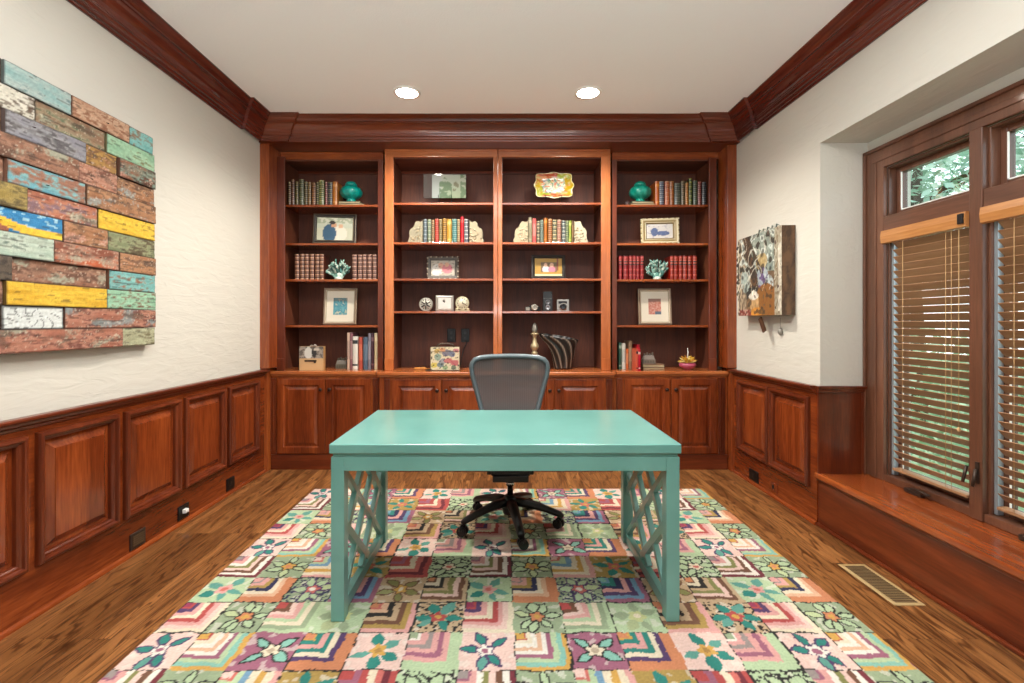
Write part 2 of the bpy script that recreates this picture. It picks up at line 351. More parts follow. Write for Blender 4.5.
# corner strips of the bookcase wall: lower filler and tall pilaster
for sgn, X0, lab, num in ((1, XL, 'left', 8), (-1, XR, 'right', 9)):
    m = MB()
    def bx(a0, a1, y0, y1, z0, z1):
        xa, xb = X0 + sgn*a0, X0 + sgn*a1; m.box(min(xa, xb), max(xa, xb), y0, y1, z0, z1)
    bx(.0, .045, 4.02, 4.2, 0, .86); bx(.0, .078, 3.985 if sgn > 0 else 4.02, 4.20, .87, 2.75)
    struct(m.build('trim_%d' % num, 'z', bevel=.003), 'tall cherry corner pilaster at the %s end of the bookcases' % lab, 'pilaster')

# ---------------------------------------------------------------- base cabinets + worktop
DOOR = [(0,0),(0,.018),(.003,.020),(.052,.020),(.057,.016),(.060,.008),(.070,.008),(.092,.016),(.094,.016)]
def cabinet(x0, x1, yf, doors, flutes, label, knobs=True):
    t = thing('base_cabinet', label, 'cabinet', ((x0+x1)/2, yf, 0), group='base cabinets under the bookcases'); cx = (x0+x1)/2
    m = MB().box(x0-cx, x1-cx, 0, YB-yf-.01, .12, .794); m.build('body', 'z', t)
    MB().box(x0-cx, x1-cx, -.012, .05, 0, .128).build('plinth', 'dx', t, bevel=.003)
    P = lambda a, b, h: (a - cx, -h, b)
    for n, (d0, d1) in enumerate(doors):
        dm = MB().rings(P, d0+.002, d1-.002, .14, .775, DOOR); do = dm.build('door', 'pz', t)
        kx = (d1-.035 if n == 0 else d0+.035) - cx
        MB().lathe([(.004,.018),(.006,.026),(.014,.030),(.016,.036),(.012,.042),(.003,.044)], 14, (kx, 0, .685), axis='y').build('knob', 'knob', do)
    for (f0, f1) in flutes:
        fm = MB(); fm.box(f0-cx, f1-cx, -.012, 0, .13, .78); wv = (f1-f0)/5
        for k in range(2): fm.box(f0-cx+wv*(.8+2*k), f0-cx+wv*(1.6+2*k), -.018, -.012, .16, .75)
        fm.build('fluted_strip', 'dz', t, bevel=.002)
    return t
YS, YCN = 4.09, 4.03
cabinet(-1.972, -1.033, YS, [(PX(278,YS), PX(325.8,YS)), (PX(326.6,YS), PX(371.5,YS))], [(PX(270,YS),PX(276.5,YS)), (PX(373,YS),PX(379,YS))], 'two-door raised panel cherry base cabinet at the far left')
cabinet(-1.031, -.046, YCN, [(PX(392,YCN), PX(441.6,YCN)), (PX(442.4,YCN), PX(494,YCN))], [(PX(384.5,YCN),PX(390,YCN))], 'two-door cherry base cabinet left of centre, partly behind the desk chair')
cabinet(-.044, .933, YCN, [(PX(502,YCN), PX(553.6,YCN)), (PX(554.4,YCN), PX(604,YCN))], [(PX(606,YCN),PX(612,YCN))], 'two-door cherry base cabinet right of centre below the striped sculpture')
cabinet(.935, 1.926, YS, [(PX(624,YS), PX(669.8,YS)), (PX(670.6,YS), PX(716,YS))], [(PX(616,YS),PX(622,YS)), (PX(718.5,YS),PX(724.5,YS))], 'two-door raised panel cherry base cabinet at the far right')
m = MB()
def top_poly(dy):
    return [(XL+.047, YB-.005),(XL+.047, 4.062+dy),(-1.075, 4.062+dy),(-1.045, 3.995+dy),(.945, 3.995+dy),(.975, 4.062+dy),(XR-.047, 4.062+dy),(XR-.047, YB-.005)]
ID = lambda a, b, h: (a, b, h)
m.prism(top_poly(0), ID, .812, .84); m.prism(top_poly(.018), ID, .795, .812)
tag(m.build('worktop', 'lx', bevel=.005), 'polished cherry counter running below all the bookshelves', 'counter')

# ---------------------------------------------------------------- upper bookcases
SHZ_S = [2.295, 1.956, 1.637, 1.232]; SHZ_C = [2.295, 1.952, 1.637, 1.354]
def bookcase(o0, o1, s0, s1, yf, hz, shelves, label, mats, headmat):
    cx = (o0+o1)/2; t = thing('bookcase', label, 'bookcase', (cx, yf, .841), group='built-in bookcases across the back wall'); Z = .841
    q = lambda m_, x0, x1, y0, y1, z0, z1: m_.box(x0-cx, x1-cx, y0-yf, y1-yf, z0-Z, z1-Z)
    i0, i1 = o0-.012, o1+.012
    for a, b, sa, sb in ((s0, o0, max(s0, i0-.018), i0), (o1, s1, i1, min(s1, i1+.018))):
        fy = yf
        if a < -1.9: a, b, fy = -1.942, -1.876, 4.125
        if b > 1.9: a, b, fy = 1.797, 1.864, 4.150
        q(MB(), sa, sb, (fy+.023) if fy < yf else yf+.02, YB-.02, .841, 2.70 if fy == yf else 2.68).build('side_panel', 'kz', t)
        st = q(MB(), a, b, fy, (fy+.022) if fy < yf else yf+.02, .841, hz); st.build('stile', mats, t, bevel=.003)
        q(MB(), a, b, fy-.008, fy, .841, .945).build('plinth_block', mats, t, bevel=.003)
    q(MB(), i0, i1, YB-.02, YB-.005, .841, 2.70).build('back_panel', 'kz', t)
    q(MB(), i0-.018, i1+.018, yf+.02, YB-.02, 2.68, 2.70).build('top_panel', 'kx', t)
    q(MB(), i0, i1, YB-.04, YB-.02, 2.655, 2.68).build('cleat', 'dx', t, bevel=.003)
    h = MB(); q(h, s0, s1, yf, yf+.02, hz, 2.75); q(h, s0+.002, s1-.002, yf-.012, yf, 2.735, 2.75); h.build('header', headmat, t, bevel=.003)
    for z in shelves:
        q(MB(), i0+.001, i1-.001, yf+.012, YB-.021, z-.020, z).build('shelf', 'x', t, bevel=.003)
    return t
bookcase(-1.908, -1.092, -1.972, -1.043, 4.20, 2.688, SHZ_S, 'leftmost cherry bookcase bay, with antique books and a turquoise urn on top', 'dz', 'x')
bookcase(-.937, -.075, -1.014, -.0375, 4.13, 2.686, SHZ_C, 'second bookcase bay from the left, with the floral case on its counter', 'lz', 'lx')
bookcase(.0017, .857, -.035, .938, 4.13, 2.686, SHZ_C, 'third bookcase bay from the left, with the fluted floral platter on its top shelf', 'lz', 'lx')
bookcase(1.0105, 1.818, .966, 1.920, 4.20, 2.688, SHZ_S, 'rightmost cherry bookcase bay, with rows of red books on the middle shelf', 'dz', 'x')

# ---------------------------------------------------------------- rug
T = .208; RX0, RY0 = -1.408, 1.714
P_ = dict(red='c0443f', coral='d8695c', orange='d98550', peach='ecb991', gold='dca637', mustard='b8963f', cream='efdfbd', white='f2eadb', pink='e8a49c', lpink='f2cabb',
          mauve='a8607a', magenta='a02c56', purple='56386a', navy='2c2e58', teal='14897c', aqua='86c6b2', mint='b9d2a2', sage='9cb088', olive='8c8c48', brown='7a4e34',
          tan='ccac82', grey='a2948e', black='25211f', blue='6f9fbe', burg='7a2432', dgreen='3f5a34', lime='cfd48c')
PC = {k: lin(v) for k, v in P_.items()}
def Lt(*a): return ('L', a)
def Ft(bg, leaf, out, cen, pet, n=5, rot=.4, dots=None): return ('F', bg, leaf, out, cen, pet, n, rot, dots)
TBL = [
 [Ft('lpink','teal','purple','mauve','white',5,.5), Lt('gold','red','cream','white','peach','white','mauve','mint','aqua','gold'), Ft('mauve','aqua','black','cream','cream',4,.78), Lt('orange','gold','teal','pink','teal','cream','purple','orange','orange'), Ft('lpink','teal',None,'gold','gold',5,.7), Lt('sage','white','pink','grey','pink','mauve','pink','mint','mint')],
 [Lt('magenta','red','purple','pink','cream','red','pink','lpink','cream'), Ft('sage','mint','black','gold','orange',7,.2), Lt('red','red','brown','lpink','pink','mint','cream','sage','mint'), Ft('mint','sage',None,'cream','lime',5,.3), Lt('orange','coral','peach','black','tan','brown','mustard','pink'), Ft('tan','teal',None,'gold','red',6,.9,'black')],
 [Ft('mint','teal',None,'coral','pink',5,1.1), Lt('pink','grey','pink','mustard','navy','cream','peach','orange','orange'), Ft('sage','mint','purple','white','coral',6,.1,'navy'), Lt('aqua','blue','teal','navy','pink','purple','blue','mauve'), Ft('tan','olive','brown','cream','gold',5,.8), Lt('orange','brown','cream','black','tan','olive','lpink','brown','tan')],
 [Lt('grey','mauve','pink','white','olive','lpink','brown','white','burg'), Ft('sage','mint','black','orange','gold',6,.6), Lt('lpink','coral','mint','blue','cream','gold','cream','pink'), Ft('mustard','teal',None,'gold','coral',5,.4), Lt('red','red','mauve','red','cream','coral','burg','red'), Ft('mint','mint','black','coral','cream',6,.2,'black')],
]
LEAF = {}
def leaves(j, i, n, rot):
    k_ = (j, i)
    if k_ not in LEAF:
        rr = random.Random(j*31+i*7+2)
        LEAF[k_] = [(rot+2*PI*k/n+rr.uniform(-.28, .28), rr.uniform(.27, .33), rr.uniform(.18, .245), rr.uniform(.08, .13), rr.random() < .3) for k in range(n)]
    return LEAF[k_]
def rug_col(x, y):
    fx, fy = (x-RX0)/T, (y-RY0)/T
    wx = .05*N(x*13, y*13, 3) + .014*N(x*70, y*70, 9); wy = .05*N(x*13, y*13, 7) + .014*N(x*70, y*70, 1)
    fx += wx; fy += wy
    i, j = math.floor(fx), math.floor(fy); u, v = fx-i, fy-j
    t = TBL[j % 4][i % 6]; seed = (i*7 + j*13)
    if t[0] == 'L':
        q = max(u, 1-v); b = t[1]; k = (q-.12)/.88*(len(b)-1)*1.0
        c = PC[b[0]] if q < .18 else PC[b[min(len(b)-1, int(max(0, k))+1 if k > 0 else 0)]]
    else:
        _, bg, leaf, out, cen, pet, n, rot, dots = t
        c = PC[bg]; du, dv = u-.5-.03*math.sin(seed), v-.5; r = math.hypot(du, dv); th = math.atan2(dv, du) + rot + .3*math.sin(seed*1.7)
        m_ = .5 + .5*N(x*26, y*26, 5)
        if m_ > .62: c = mix(c, PC['white'], .45)
        if dots and N(x*60, y*60, 2) > .12: c = PC[dots]
        for la, lr, ll, lw, alt in leaves(j % 4, i % 6, n, rot):
            ex, ey = du*math.cos(la)+dv*math.sin(la)-lr, -du*math.sin(la)+dv*math.cos(la)
            if abs(ex) < ll*1.15:
                e_ = abs(ex)/ll; b_ = lw*max(.0, 1-e_**1.7); d_ = abs(ey)
                if d_ < b_ and e_ < 1: c = mix(PC[leaf], PC['aqua' if leaf == 'teal' else 'lime'], .4) if alt else PC[leaf]
                if out and (abs(d_-b_) < .020 and e_ < 1.08): c = PC[out]
        rb = .155 + .03*math.cos(5*th)
        if r < rb: c = PC[pet]
        if out and abs(r-rb) < .018: c = PC[out]
        if r < .07: c = PC[cen] if pet != cen else mix(PC[cen], PC['brown'], .5)
    e = min(u, v, 1-u, 1-v)
    if e < .022 and (i*3 + j*5) % 4 < 2: c = PC['black'] if N(x*45, y*45, 4) > -.25 else c
    nn = 1 + .22*N(x*130, y*130, 0) + .12*N(x*9, y*9, 6)
    g_ = (c[0]+c[1]+c[2])/3
    return tuple(min(1, (v_*.86+g_*.14)*nn*.86) for v_ in c)
NXT, ROW_LO, ROW_HI = 14, -3, 9
RW, RD = NXT*T, (ROW_HI-ROW_LO)*T; ry0 = RY0+ROW_LO*T; rcx, rcy = RX0+RW/2, ry0+RD/2
NU, NV = NXT*34, (ROW_HI-ROW_LO)*34
m = MB()
def rug_p(u, v):
    x, y = RX0+u*RW, ry0+v*RD; ed = min(u*RW, (1-u)*RW, v*RD, (1-v)*RD)
    ex = .004*N(y*6, 3, 1) if u in (0, 1) else 0
    return (x-rcx+ex, y-rcy, (.011 if ed > .004 else .004) + .0022*N(x*150, y*150, 8) + .0012*N(x*40, y*40, 2))
m.grid(rug_p, NU, NV, lambda u, v: rug_col(RX0+u*RW, ry0+v*RD), True)
m.box(-RW/2, RW/2, -RD/2, RD/2, 0, .004, PC['sage'])
tag(m.build('rug', 'matte', loc=(rcx, rcy, 0)), 'large hooked wool rug in colourful flower and nested-square blocks', 'rug')

# ---------------------------------------------------------------- desk
DX0, DX1, DY0, DY1 = -.718, .745, 1.982, 2.757
dcx, dcy = (DX0+DX1)/2, (DY0+DY1)/2; hw, hd = (DX1-DX0)/2, (DY1-DY0)/2; z0 = .013
desk = thing('desk', 'turquoise lacquered fretwork desk standing on the colourful rug', 'desk', (dcx, dcy, z0))
m = MB().box(-hw, hw, -hd, hd, .713-z0, .7526-z0); m.build('desk_top', 'turq', desk, bevel=.004)
MB().box(-hw+.012, hw-.012, -hd+.012, hd-.012, .698-z0, .713-z0).build('neck_molding', 'turq', desk, bevel=.002)
i_ = .006; pw = .055
for sy in (-1, 1):
    y_ = sy*(hd-i_); MB().box(-hw+i_+pw, hw-i_-pw, min(y_, y_-sy*.03), max(y_, y_-sy*.03), .640-z0, .698-z0).build('apron', 'turq', desk, bevel=.0015)
    for sx in (-1, 1):
        x_ = sx*(hw-i_); MB().box(min(x_, x_-sx*pw), max(x_, x_-sx*pw), min(y_, y_-sy*pw), max(y_, y_-sy*pw), 0, .698-z0).build('leg', 'turq', desk, bevel=.002)
for sx in (-1, 1):
    x_ = sx*(hw-i_-.012); xa, xb = sorted((x_, x_-sx*.030))
    MB().box(xa, xb, -hd+i_+pw, hd-i_-pw, .640-z0, .698-z0).build('side_rail', 'turq', desk, bevel=.0015)
    MB().box(xa, xb, -hd+i_+pw, hd-i_-pw, .005, .055).build('bottom_rail', 'turq', desk, bevel=.0015)
    ya, yb, za, zb = -hd+i_+pw, hd-i_-pw, .055, .640-z0; W_, H_ = yb-ya, zb-za
    def bar(p, q, off):
        (y1, z1), (y2, z2) = p, q; d = Vector((0, y2-y1, z2-z1)).normalized(); n = Vector((0, -d.z, d.y))*.024
        xm = xa + .005 + off; b = MB(); pts = []
        for (yy, zz) in ((y1, z1), (y2, z2)):
            for s_ in (1, -1):
                for xx in (xm-.002, xm+.022): pts.append((xx, min(max(yy+n.y*s_, ya-.002), yb+.002), min(max(zz+n.z*s_, za-.002), zb+.002)))
        b.pts(pts)
        for f in ((0,1,3,2),(4,6,7,5),(0,4,5,1),(2,3,7,6),(0,2,6,4),(1,5,7,3)): b.face(f)
        b.build('fretwork_bar', 'turq', desk, bevel=.001)
    k = .42
    for fl in (0, 1):
        g = (lambda y: y) if not fl else (lambda y: ya+yb-y); o_ = .0005*fl
        bar((g(ya), zb), (g(yb), za), o_); bar((g(ya), za+H_*(1-k)), (g(ya+W_*(1-k)), za), o_); bar((g(ya+W_*k), zb), (g(yb), za+H_*k), o_)

# ---------------------------------------------------------------- desk chair
ch = thing('office_chair', 'black office chair with grey mesh back behind the turquoise desk', 'chair', (.05, 2.93, .0125))
cx0, cy0 = .05, 2.93
hub = MB().lathe([(.030,.075),(.045,.080),(.052,.11),(.050,.155),(.040,.175),(.030,.190)], 20); hub.build('hub', 'black', ch)
MB().lathe([(.018,.17),(.018,.25),(.027,.25),(.027,.275),(.016,.275),(.016,.34)], 18).build('gas_lift', 'chrome', ch)
for a in (-80, -8, 64, 136, 208):
    t_ = math.radians(a); c_, s_ = math.cos(t_), math.sin(t_); leg = MB()
    pth, zz = [], [(.03,.150,.034),(.10,.143,.033),(.18,.126,.028),(.25,.104,.025),(.30,.088,.023),(.320,.074,.018)]
    leg.tube([(c_*r, s_*r, z) for r, z, _ in zz], [w_ for *_, w_ in zz], 10, flat=.8); lg = leg.build('leg', 'black', ch)
    cs = MB(); px_, py_ = c_*.305, s_*.305; sw = t_ + 1.1 + a*.013; wx, wy = math.cos(sw), math.sin(sw)
    cs.tube([(px_, py_, .085), (px_, py_, .05)], .009, 8)
    for sd in (-1, 1):
        cs.tube([(px_+wx*sd*.006-wy*.012, py_+wy*sd*.006+wx*.012, .029), (px_+wx*sd*.026-wy*.012, py_+wy*sd*.026+wx*.012, .029)], [.029, .027], 18)
    cs.tube([(px_+wx*.030*math.cos(q)-wy*(.012), py_+wy*.030*math.cos(q)+wx*.012, .034+.030*math.sin(q)) for q in [i*PI/6 for i in range(7)]], .008, 6)
    cs.build('caster', 'black', ch)
mech = MB().box(-.115, .115, -.13, .13, .345, .405).box(-.105, .105, -.15, .10, .312, .350).box(-.140, -.115, -.08, -.02, .335, .385).box(.115, .140, -.08, -.02, .335, .385)
mech.build('tilt_mechanism', 'black', ch, bevel=.006)
# seat
seatp = []
for k in range(40):
    q = 2*PI*k/40; cq, sq = math.cos(q), math.sin(q)
    seatp.append((.25*abs(cq)**.55*math.copysign(1, cq), .01+.21*abs(sq)**.6*math.copysign(1, sq)*(1), .465 - (.035 if sq < -.6 else 0)*(abs(sq)-.6)/.4))
MB().tube(seatp, .017, 8, closed=True).build('seat_frame', 'black', ch)
sm_ = MB(); nn = 16
for j in range(nn+1):
    for i in range(nn+1):
        u, v = i/nn*2-1, j/nn*2-1; x = u*math.sqrt(1-v*v/2)*.26*1.0; y = v*math.sqrt(1-u*u/2)*.215
        sm_.v.append((x, .01+y, .465-.018*(1-u*u)*(1-v*v)))
for j in range(nn):
    for i in range(nn): q = j*(nn+1)+i; sm_.face((q, q+1, q+nn+2, q+nn+1), None, True)
sm_.build('seat_mesh', 'mesh', ch)
# back: outline half-widths by height
half = [(.50,.10),(.505,.125),(.525,.145),(.56,.155),(.65,.176),(.75,.203),(.85,.231),(.92,.249),(.965,.254),(.995,.247),(1.018,.229),(1.031,.190),(1.038,.12),(1.041,0)]
def hwf(z):
    for (z1, w1), (z2, w2) in zip(half, half[1:]):
        if z1 <= z <= z2: return w1 + (w2-w1)*(z-z1)/(z2-z1+1e-9)
    return half[0][1]
def by(x, z): return .215 + .05*math.sin((z-.5)/.55*PI*.9-.3) - .35*x*x + .03*(z-.5)
zo = -.020
loop = [(w_, by(w_, z), z+zo) for z, w_ in half] + [(-w_, by(w_, z), z+zo) for z, w_ in half[-2::-1]]
MB().tube(loop, .0165, 10, closed=True).build('back_frame', 'greyp', ch)
bm_ = MB(); NZ, NXX = 26, 16
for j in range(NZ+1):
    z = .502 + (1.040-.502)*j/NZ
    for i in range(NXX+1):
        x = hwf(z)*(i/NXX*2-1); bm_.v.append((x, by(x, z), z+zo))
for j in range(NZ):
    for i in range(NXX): q = j*(NXX+1)+i; bm_.face((q, q+1, q+NXX+2, q+NXX+1), None, True)
bm_.build('back_mesh', 'mesh', ch)
MB().tube([(-.17,.30,.66),(-.08,.325,.665),(.08,.325,.665),(.17,.30,.66)], .03, 10, flat=1).build('lumbar_pad', 'black', ch)
sp_ = MB().tube([(0,.10,.36),(0,.24,.38),(0,.31,.46),(0,.32,.58),(0,.30,.66)], [.03,.03,.025,.022,.018], 10)
sp_.build('back_support', 'black', ch)
for sx in (-1, 1):
    a_ = MB().tube([(sx*.20,.26,.46),(sx*.29,.22,.50),(sx*.315,.16,.60),(sx*.31,.08,.655)], .016, 8); ar = a_.build('armrest', 'black', ch)
    MB().tube([(sx*.30,.16,.672),(sx*.305,.05,.68),(sx*.31,-.08,.675)], [.03,.042,.036], 12, flat=.35).build('arm_pad', 'black', ar)

# ---------------------------------------------------------------- books
def book(w, h, d, c, band, style, name='book', tilt=0, loc=(0,0,0), label='', group=None, cat='book', rz=0):
    c, band = lin(c), lin(band); m = MB(); dk = mix(c, (0,0,0), .45); pg = lin('ddd0b4')
    n = 36 if style in 'as' else 18; arc = [(-w/2 + w*k/6, -math.sin(PI*k/6)*min(.007, w*.22)) for k in range(7)]
    inner = [(x*.8, y+.003) for x, y in arc]
    for s_ in range(n):
        za, zb = h*s_/n, h*(s_+1)/n; cc = c
        if style == 'a': cc = mix(band, c, .12) if s_ % 6 == 0 or s_ == 35 else (mix(band, c, .55) if s_ % 6 in (3,) else (dk if s_ in (25, 26, 28) else c))
        elif style == 'r': cc = lin('1c1414') if s_ in (11, 13) else band if s_ in (3, 7, 12, 14, 16) else c
        elif style == 's': cc = mix(band, c, .15) if s_ % 6 in (0, 1) or s_ == 35 else (mix(band, c, .65) if s_ % 6 == 4 else c)
        elif style == 't': cc = band if s_ in range(5, 14) else c
        elif style == 'l': cc = band if s_ in (14, 15) or s_ in (2,) else c
        b = m.pts([(x*(1.03 if style in 'as' and s_ % 6 == 0 else 1), y*(1.25 if style in 'as' and s_ % 6 == 0 else 1), za) for x, y in arc] + [(x*(1.03 if style in 'as' and s_ % 6 == 0 else 1), y*(1.25 if style in 'as' and s_ % 6 == 0 else 1), zb) for x, y in arc])
        for k in range(6): m.face((b+k, b+k+1, b+8+k, b+7+k), cc, False)
        if s_ in (0, n-1):
            bb = m.pts([(x, y, za if s_ == 0 else zb) for x, y in arc]); m.face([bb+i for i in range(7)], c)
    t_ = min(.003, w*.12)
    for sx in (-1, 1):
        xa, xb = sorted((sx*w/2, sx*(w/2-t_))); m.box(xa, xb, 0, d, 0, h, c)
    m.box(-w/2+t_, w/2-t_, .001, d-.005, .004, h-.004, pg)
    o = m.build(name, 'gloss_paint' if style != 't' else 'painted', loc=loc); o.rotation_euler = (0, tilt, rz)
    return tag(o, label, cat, group)
def bookrow(rows, y, zs, base_py, where, group, depth=.17, style=None):
    n = len(rows)
    for k, r in enumerate(rows):
        p0, p1, pt, c, band, st, word = r; w = (p1-p0)/F*y*.94; h = (base_py-pt)/F*y
        y2 = y + .006*math.sin(k*2.1)
        book(w, h, depth*(.95+.05*math.cos(k)), c, band, st, loc=(PX((p0+p1)/2, y), y2, zs+.0005), group=group,
             label='%s, %s %s' % (word, ORD[k+1], where))
def zz(z0_, s, px0): return [(px0+a/8.536, px0+b/8.536) for a, b in s]
def rowspec(px0, py0, scale, lst):
    return [(px0+a/scale, px0+b/scale, py0+t/scale, c, bd, st, wd) for a, b, t, c, bd, st, wd in lst]
YSB, YCB = 4.25, 4.19
R = rowspec(280, 165, 8.536, [
 (68,92,138,'54301f','cdb489','a','brown leather book with pale raised bands'), (94,121,118,'5c2620','cfae8c','a','tall maroon leather book with gilt bands'), (133,158,138,'4b3d22','c8b77f','a','olive brown leather book with gilt bands'),
 (164,202,117,'45482e','b3b087','a','thick dark green leather book'), (206,234,137,'4d3a25','c3b98f','a','brown-green banded leather book'), (238,266,143,'5f3b1e','d0b77c','a','tan-brown banded leather book'),
 (270,303,146,'64301c','d8a872','a','russet leather book with gilt bands'), (308,329,138,'3b3524','d8d19c','a','narrow dark book with cream bands'), (332,378,126,'55602c','d8cc96','a','thick green book with cream bands'),
 (383,403,138,'6c2a2a','dda99a','a','narrow burgundy banded book'), (406,446,138,'23263f','a3a070','a','navy leather book with olive bands'), (450,490,136,'c07a40','e5a972','l','orange-tan leather book')])
bookrow(R, YSB, 2.295, 204.6, 'from left, leftmost bay top shelf', 'antique books on the left top shelf')
R = [(293.6+5.2*k, 298.4+5.2*k, 254, '5e3428', 'd8a58a', 'a', 'brown book with pale spine bands') for k in range(6)]
R = rowspec(280, 245, 8.536, [(128,162,76),(167,203,76),(212,243,76),(252,289,78),(300,333,78),(340,374,78)])if 0 else [(280+a/8.536, 280+b/8.536, 254, '5a3026', 'dcae90', 's', 'brown book with pale spine bands') for a, b in ((126,163),(167,205),(210,247),(251,290),(297,334),(338,375))]
bookrow(R, YSB, 1.637, 279.3, 'of six left of the leftmost bay coral', 'brown banded books beside the left coral')
R = [(280+a/8.536, 280+b/8.536, 254.5, '5c3630', 'd9b09c', 's', 'brown book with pale spine bands') for a, b in ((617,655),(662,700),(705,740),(745,782),(788,826))]
bookrow(R, YSB, 1.637, 279.3, 'of five right of the leftmost bay coral', 'brown banded books beside the left coral')
R = rowspec(290, 310, 9.76, [
 (556,582,238,'cdb09c','b39a8c','t','slim beige paperback'), (584,610,240,'8e6066','b08a88','t','mauve paperback'), (612,664,275,'e9e3d8','2c2c30','l','white spined book with black lettering marks'), (668,706,280,'b45648','d0745e','t','coral red book'),
 (712,760,282,'55687c','6f8294','t','slate blue book'), (763,790,244,'8a8490','a29ca6','t','tall grey book'), (792,818,244,'4a2a34','8a6a70','l','dark burgundy tall book'), (822,854,243,'e6d3b0','d8c49e','t','tall cream book'), (856,862,258,'3a2820','56443a','t','thin dark brown book')])
bookrow(R, YSB-.03, .8405, 371.2, 'from left on the leftmost bay counter', 'paperbacks on the left counter', .18)
R = rowspec(390, 165, 8.536, [
 (286,316,462,'3c4650','a7b3b5','s','blue-grey banded book'), (320,352,462,'5b6a5a','b4b79c','s','grey-green banded book'), (356,380,470,'6c4a34','d8be94','a','narrow brown banded book'), (385,415,458,'a93a36','dd8a76','a','red banded book'),
 (418,446,462,'6a5a38','d2bf92','a','olive tan banded book'), (450,484,458,'7a5428','d8b068','a','gold-brown banded book'), (487,526,460,'c0924a','e2bf7c','l','golden tan book'), (530,572,458,'3d6e6e','a3bcae','a','teal banded book'),
 (575,598,462,'8a7050','dccaa4','a','narrow tan banded book'), (602,630,440,'b8343a','d8605c','l','tall red book'), (633,668,460,'2c3048','d8d6cc','s','navy and white striped book')])
bookrow(R, YCB, 1.952, 242.7, 'from left between second bay bookends', 'books between bookends in the second bay')
R = rowspec(500, 165, 8.536, [
 (242,274,445,'8a8268','a89f88','l','grey-beige book'), (277,310,452,'c05a58','d98078','t','salmon red book'), (313,340,478,'2f2a26','d4c6a0','s','black and cream banded book'), (343,371,468,'5d6a60','9aa294','a','grey-green book'),
 (374,405,448,'a2602e','cf8e54','l','tall orange-brown book'), (409,445,460,'7c4426','e0b98c','a','russet book with cream bands'), (449,484,466,'2e3428','dccba0','s','dark green book with cream labels'), (488,523,465,'8e5a4c','d8bfa4','a','rose brown banded book'),
 (527,559,475,'1e2430','c8ccbc','s','navy book with pale bands'), (562,584,475,'46583c','c6c8a0','a','green banded book'), (587,611,470,'8c9a40','c6c87c','l','lime green book'), (613,628,470,'5e4428','8a6a48','t','thin brown book')])
bookrow(R, YCB, 1.952, 242.7, 'from left between third bay bookends', 'books between bookends in the third bay')
R = rowspec(610, 165, 8.536, [
 (386,421,140,'c4642a','e89a54','l','bright orange leather book'), (424,464,142,'2c3450','c8cccc','a','navy and silver banded book'), (468,508,142,'b4542e','e8b890','a','orange and cream banded book'), (512,546,142,'8a4a26','dc9c62','a','orange-brown banded book'),
 (552,604,156,'3e4238','8e9484','a','thick grey-green book'), (607,638,140,'4a3c28','a89a74','a','olive brown book'), (643,670,154,'b06a2c','eab974','a','amber banded book'), (676,702,114,'343c20','a8b05c','s','tall dark green book with lime bands'),
 (708,744,136,'3a4434','8c9a84','a','dark sage book'), (750,780,146,'7e3c34','d08a80','a','rose red banded book'), (788,824,146,'26262a','84868a','a','black and grey banded book')])
bookrow(R, YSB, 2.295, 205.6, 'from left, rightmost bay top shelf', 'antique books on the right top shelf')
R = [(610+a/8.536, 610+b/8.536, 256.5, '8e2c30', 'c8645c', 'r', 'red book with dark title bands') for a, b in ((75,104),(116,156),(160,192),(195,223),(227,254),(258,288))]
bookrow(R, YSB, 1.637, 280.2, 'of six left of the rightmost bay coral', 'red books beside the right coral')
R = [(610+a/8.536, 610+b/8.536, 256.5, '93302a', 'cc6c5c', 'r', 'red book with dark title bands') for a, b in ((514,546),(549,583),(587,619),(623,662),(668,701),(706,741))]
bookrow(R, YSB, 1.637, 280.2, 'of six right of the rightmost bay coral', 'red books beside the right coral')
R = rowspec(610, 310, 8.536, [
 (76,100,292,'39584a','a8b8a4','l','dark green book'), (103,135,300,'e2ded2','c8c8be','t','white book'), (137,156,345,'d8784e','e49a74','t','short orange book'), (159,190,278,'8a6c54','a88c70','t','tall brown book'), (228,258,310,'a8202c','d8444a','l','crimson book')])
bookrow(R, YSB-.02, .8405, 371, 'from left on the rightmost bay counter', 'books on the right counter', .17)
R = rowspec(610, 310, 8.536, [(189,206,340,'d86a58','222022','l','coral spined booklet'), (207,227,345,'c02c3c','f0c8b8','l','red booklet with white lettering marks')])
for k, r in enumerate(R):
    p0, p1, pt, c, bd, st, wd = r; book((p1-p0)/F*4.2*.94, (371.5-pt)/F*4.2, .14, c, bd, st, loc=(PX((p0+p1)/2, 4.20), 4.075, .8405), group='books on the right counter', label=wd + ' between the tall brown and the crimson book')
# flat books
def flatbook(px0, px1, h, y, z, c, label, rz=0, d=.15):
    w = (px1-px0)/F*y; m = MB(); cc = lin(c); hd_ = w/2
    m.box(-hd_, hd_, 0, d, 0, .003, cc).box(-hd_, hd_, 0, d, h-.003, h, cc).box(-hd_, -hd_+.003, 0, d, .003, h-.003, cc).box(-hd_+.003, hd_-.004, .004, d-.004, .003, h-.003, lin('cbbb98'))
    o = m.build('book', 'painted', loc=(PX((px0+px1)/2, y), y, z)); o.rotation_euler.z = rz
    return tag(o, label, 'book', 'books lying flat')
flatbook(338.5, 364, .020, 4.25, 2.2955, '4a4434', 'lower dark green flat book under the left turquoise urn', .04)
flatbook(338.5, 360, .020, 4.255, 2.3160, '6e6a54', 'upper mottled flat book directly under the left turquoise urn', -.04)
flatbook(631, 655, .020, 4.25, 2.2955, '6b4428', 'lower brown flat book under the right turquoise urn', -.03)
flatbook(632, 654, .020, 4.255, 2.3160, '4e5a48', 'upper green flat book directly under the right turquoise urn', .04)
flatbook(643, 665, .022, 4.20, .8405, '5c4030', 'lower dark brown book of the small flat stack on the right counter', .02)
